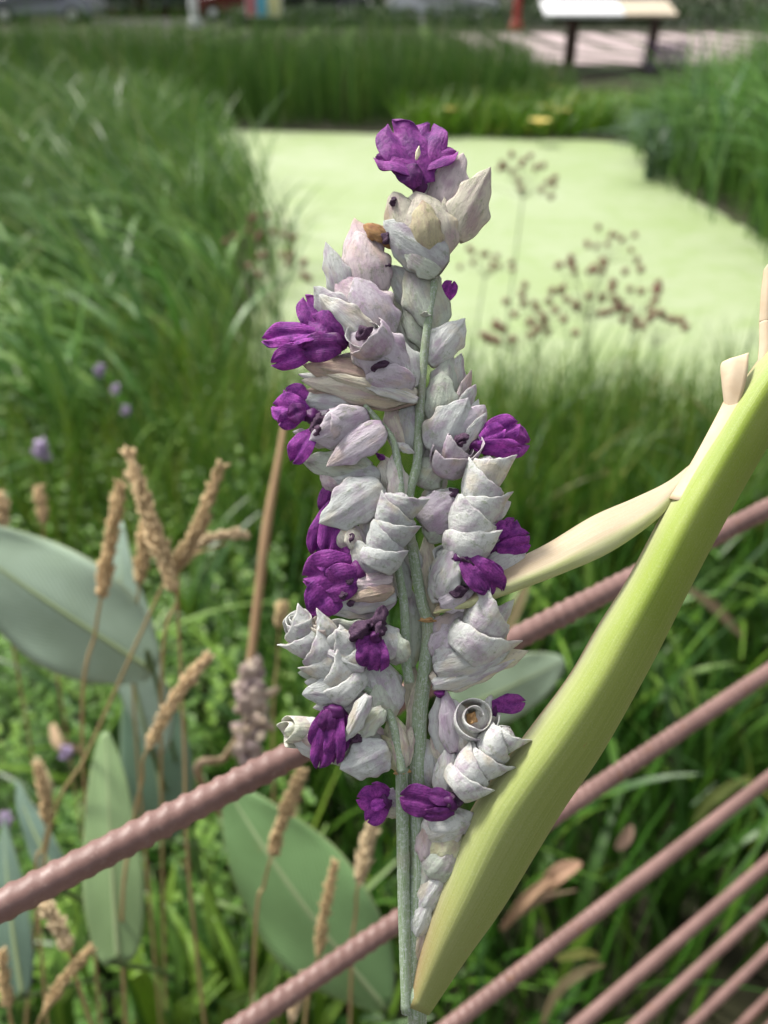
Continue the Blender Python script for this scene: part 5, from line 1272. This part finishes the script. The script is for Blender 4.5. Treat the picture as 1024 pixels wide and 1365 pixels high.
def car(label, px, Y, paint, face=1):
    x = X_at(px, Y, 1.2)
    root = thing('parked_car', label, 'car', (x, Y, 0.612), 'cars parked along the road')
    prof = [(-2.1, .30), (-2.15, .62), (-1.95, .86), (-1.15, .98), (-0.55, 1.42), (0.75, 1.46), (1.55, 1.02), (2.05, .92), (2.12, .55), (2.08, .30)]
    n = len(prof)
    V = np.array([(face * a, s * (0.86 if z < 1.0 else 0.66), z) for s in (-1, 1) for a, z in prof], float)
    Fq = [(i, (i + 1) % n, n + (i + 1) % n, n + i) for i in range(n)]
    me = bpy.data.meshes.new('body'); me.from_pydata([tuple(v) for v in V], [], [tuple(range(n))[::-1], tuple(range(n, 2 * n))] + Fq); me.update()
    T = Matrix.Translation((x, Y, 0.612))
    bo = link('body', me, paint, root, T); bv = bo.modifiers.new('bevel', 'BEVEL'); bv.width = 0.06; bv.segments = 3
    for a0, a1 in ((-0.95, -0.1), (0.0, 0.9)):
        for s in (-1, 1):
            zz = [(a0, 1.02), (a1, 1.02), (min(a1, .72), 1.36), (max(a0, -.5), 1.36)]
            me = bpy.data.meshes.new('window'); me.from_pydata([(face * a, s * (0.885 if z < 1.1 else 0.70), z) for a, z in zz] + [(face * a, s * (0.85 if z < 1.1 else 0.67), z) for a, z in zz], [], [(0, 1, 2, 3), (7, 6, 5, 4), (0, 4, 5, 1), (1, 5, 6, 2), (2, 6, 7, 3), (3, 7, 4, 0)]); me.update()
            link('window', me, M_GLASS, root, T)
    for a in (-1.3, 1.3):
        for s in (-1, 1):
            c = Vector((a, s * 0.80, 0.31))
            Vt, Fq2, tri, uv = tube_np([c - Vector((0, .1, 0)), c, c + Vector((0, .1, 0))], [.31, .32, .31], 5, 18)
            wh = link('wheel', mesh_np('wheel', Vt, Fq2, uv, True, tri), M_TYRE, root, T)
            Vt, Fq2, tri, uv = tube_np([c - Vector((0, .112, 0)), c, c + Vector((0, .112, 0))], [.19, .19, .19], 5, 14)
            rm = link('rim', mesh_np('rim', Vt, Fq2, uv, True, tri), M_FRAME); rm.parent = wh
    for s in (-0.6, 0.6):
        V2, F2 = box_np(2.06, 2.16, s - .16, s + .16, .62, .76); V2[:, 0] *= face
        link('headlight', mesh_np('headlight', V2, F2, None, False), M_FRAME, root, T)
M_TYRE = plain('tyre', (0.02, 0.02, 0.02), (0.03, 0.03, 0.03), 5, 0.9)
M_PD = plain('black_paint', (0.02, 0.022, 0.025), (0.025, 0.027, 0.03), 2, 0.2, 0, 0.6)
M_PS = plain('silver_paint', (0.50, 0.52, 0.55), (0.46, 0.48, 0.52), 2, 0.25, 0, 0.6)
M_PB = plain('blue_grey_paint', (0.22, 0.23, 0.28), (0.19, 0.20, 0.25), 2, 0.25, 0, 0.6)
car('black car parked beyond the far reeds by the hedge', 420, 38.2, M_PD)
car('silver car parked beyond the far reeds next to the red post', 590, 38.4, M_PS, -1)
car('blue-grey car parked in front of the brick building windows', 60, 38.6, M_PB)
car('dark red car parked beyond the far reeds between notice board and black car', 330, 41.0, plain('dark_red_paint', (0.16, 0.02, 0.02), (0.13, 0.018, 0.018), 2, 0.25, 0, 0.6))
car('grey car parked behind the display table', 800, 38.4, plain('grey_paint', (0.20, 0.20, 0.21), (0.17, 0.17, 0.18), 2, 0.25, 0, 0.6), -1)
leaf_mass('hedge', 9.0, 45.6, 0.6, 22.0, 0.8, 2.6, 9000, 0.3, M_HEDGE, 'tall dark hedge along the far side of the road', 'hedge')
# notice board with coloured posters
nb = thing('notice_board', 'small notice board with white, blue and yellow posters behind the reeds', 'sign', (X_at(352, 34, 1.2), 34, .6))
xb = X_at(352, 34, 1.2)
sub(box('panel', (xb - .62, 33.97, 1.0), (xb + .62, 34.03, 2.0), M_FRAME), nb)
for a, b_, c_ in ((-.58, -.28, (0.45, 0.12, 0.16)), (-.26, .12, (0.10, 0.36, 0.55)), (.14, .56, (0.72, 0.66, 0.30))):
    sub(box('poster', (xb + a, 33.955, 1.04), (xb + b_, 33.968, 1.95), plain('poster_print', c_, tuple(min(.8, x * 1.6) for x in c_), 6, 0.6)), nb)
for s in (-.55, .55):
    sub(box('post', (xb + s - .04, 34.035, .55), (xb + s + .04, 34.10, 2.05), M_DARKWOOD), nb)
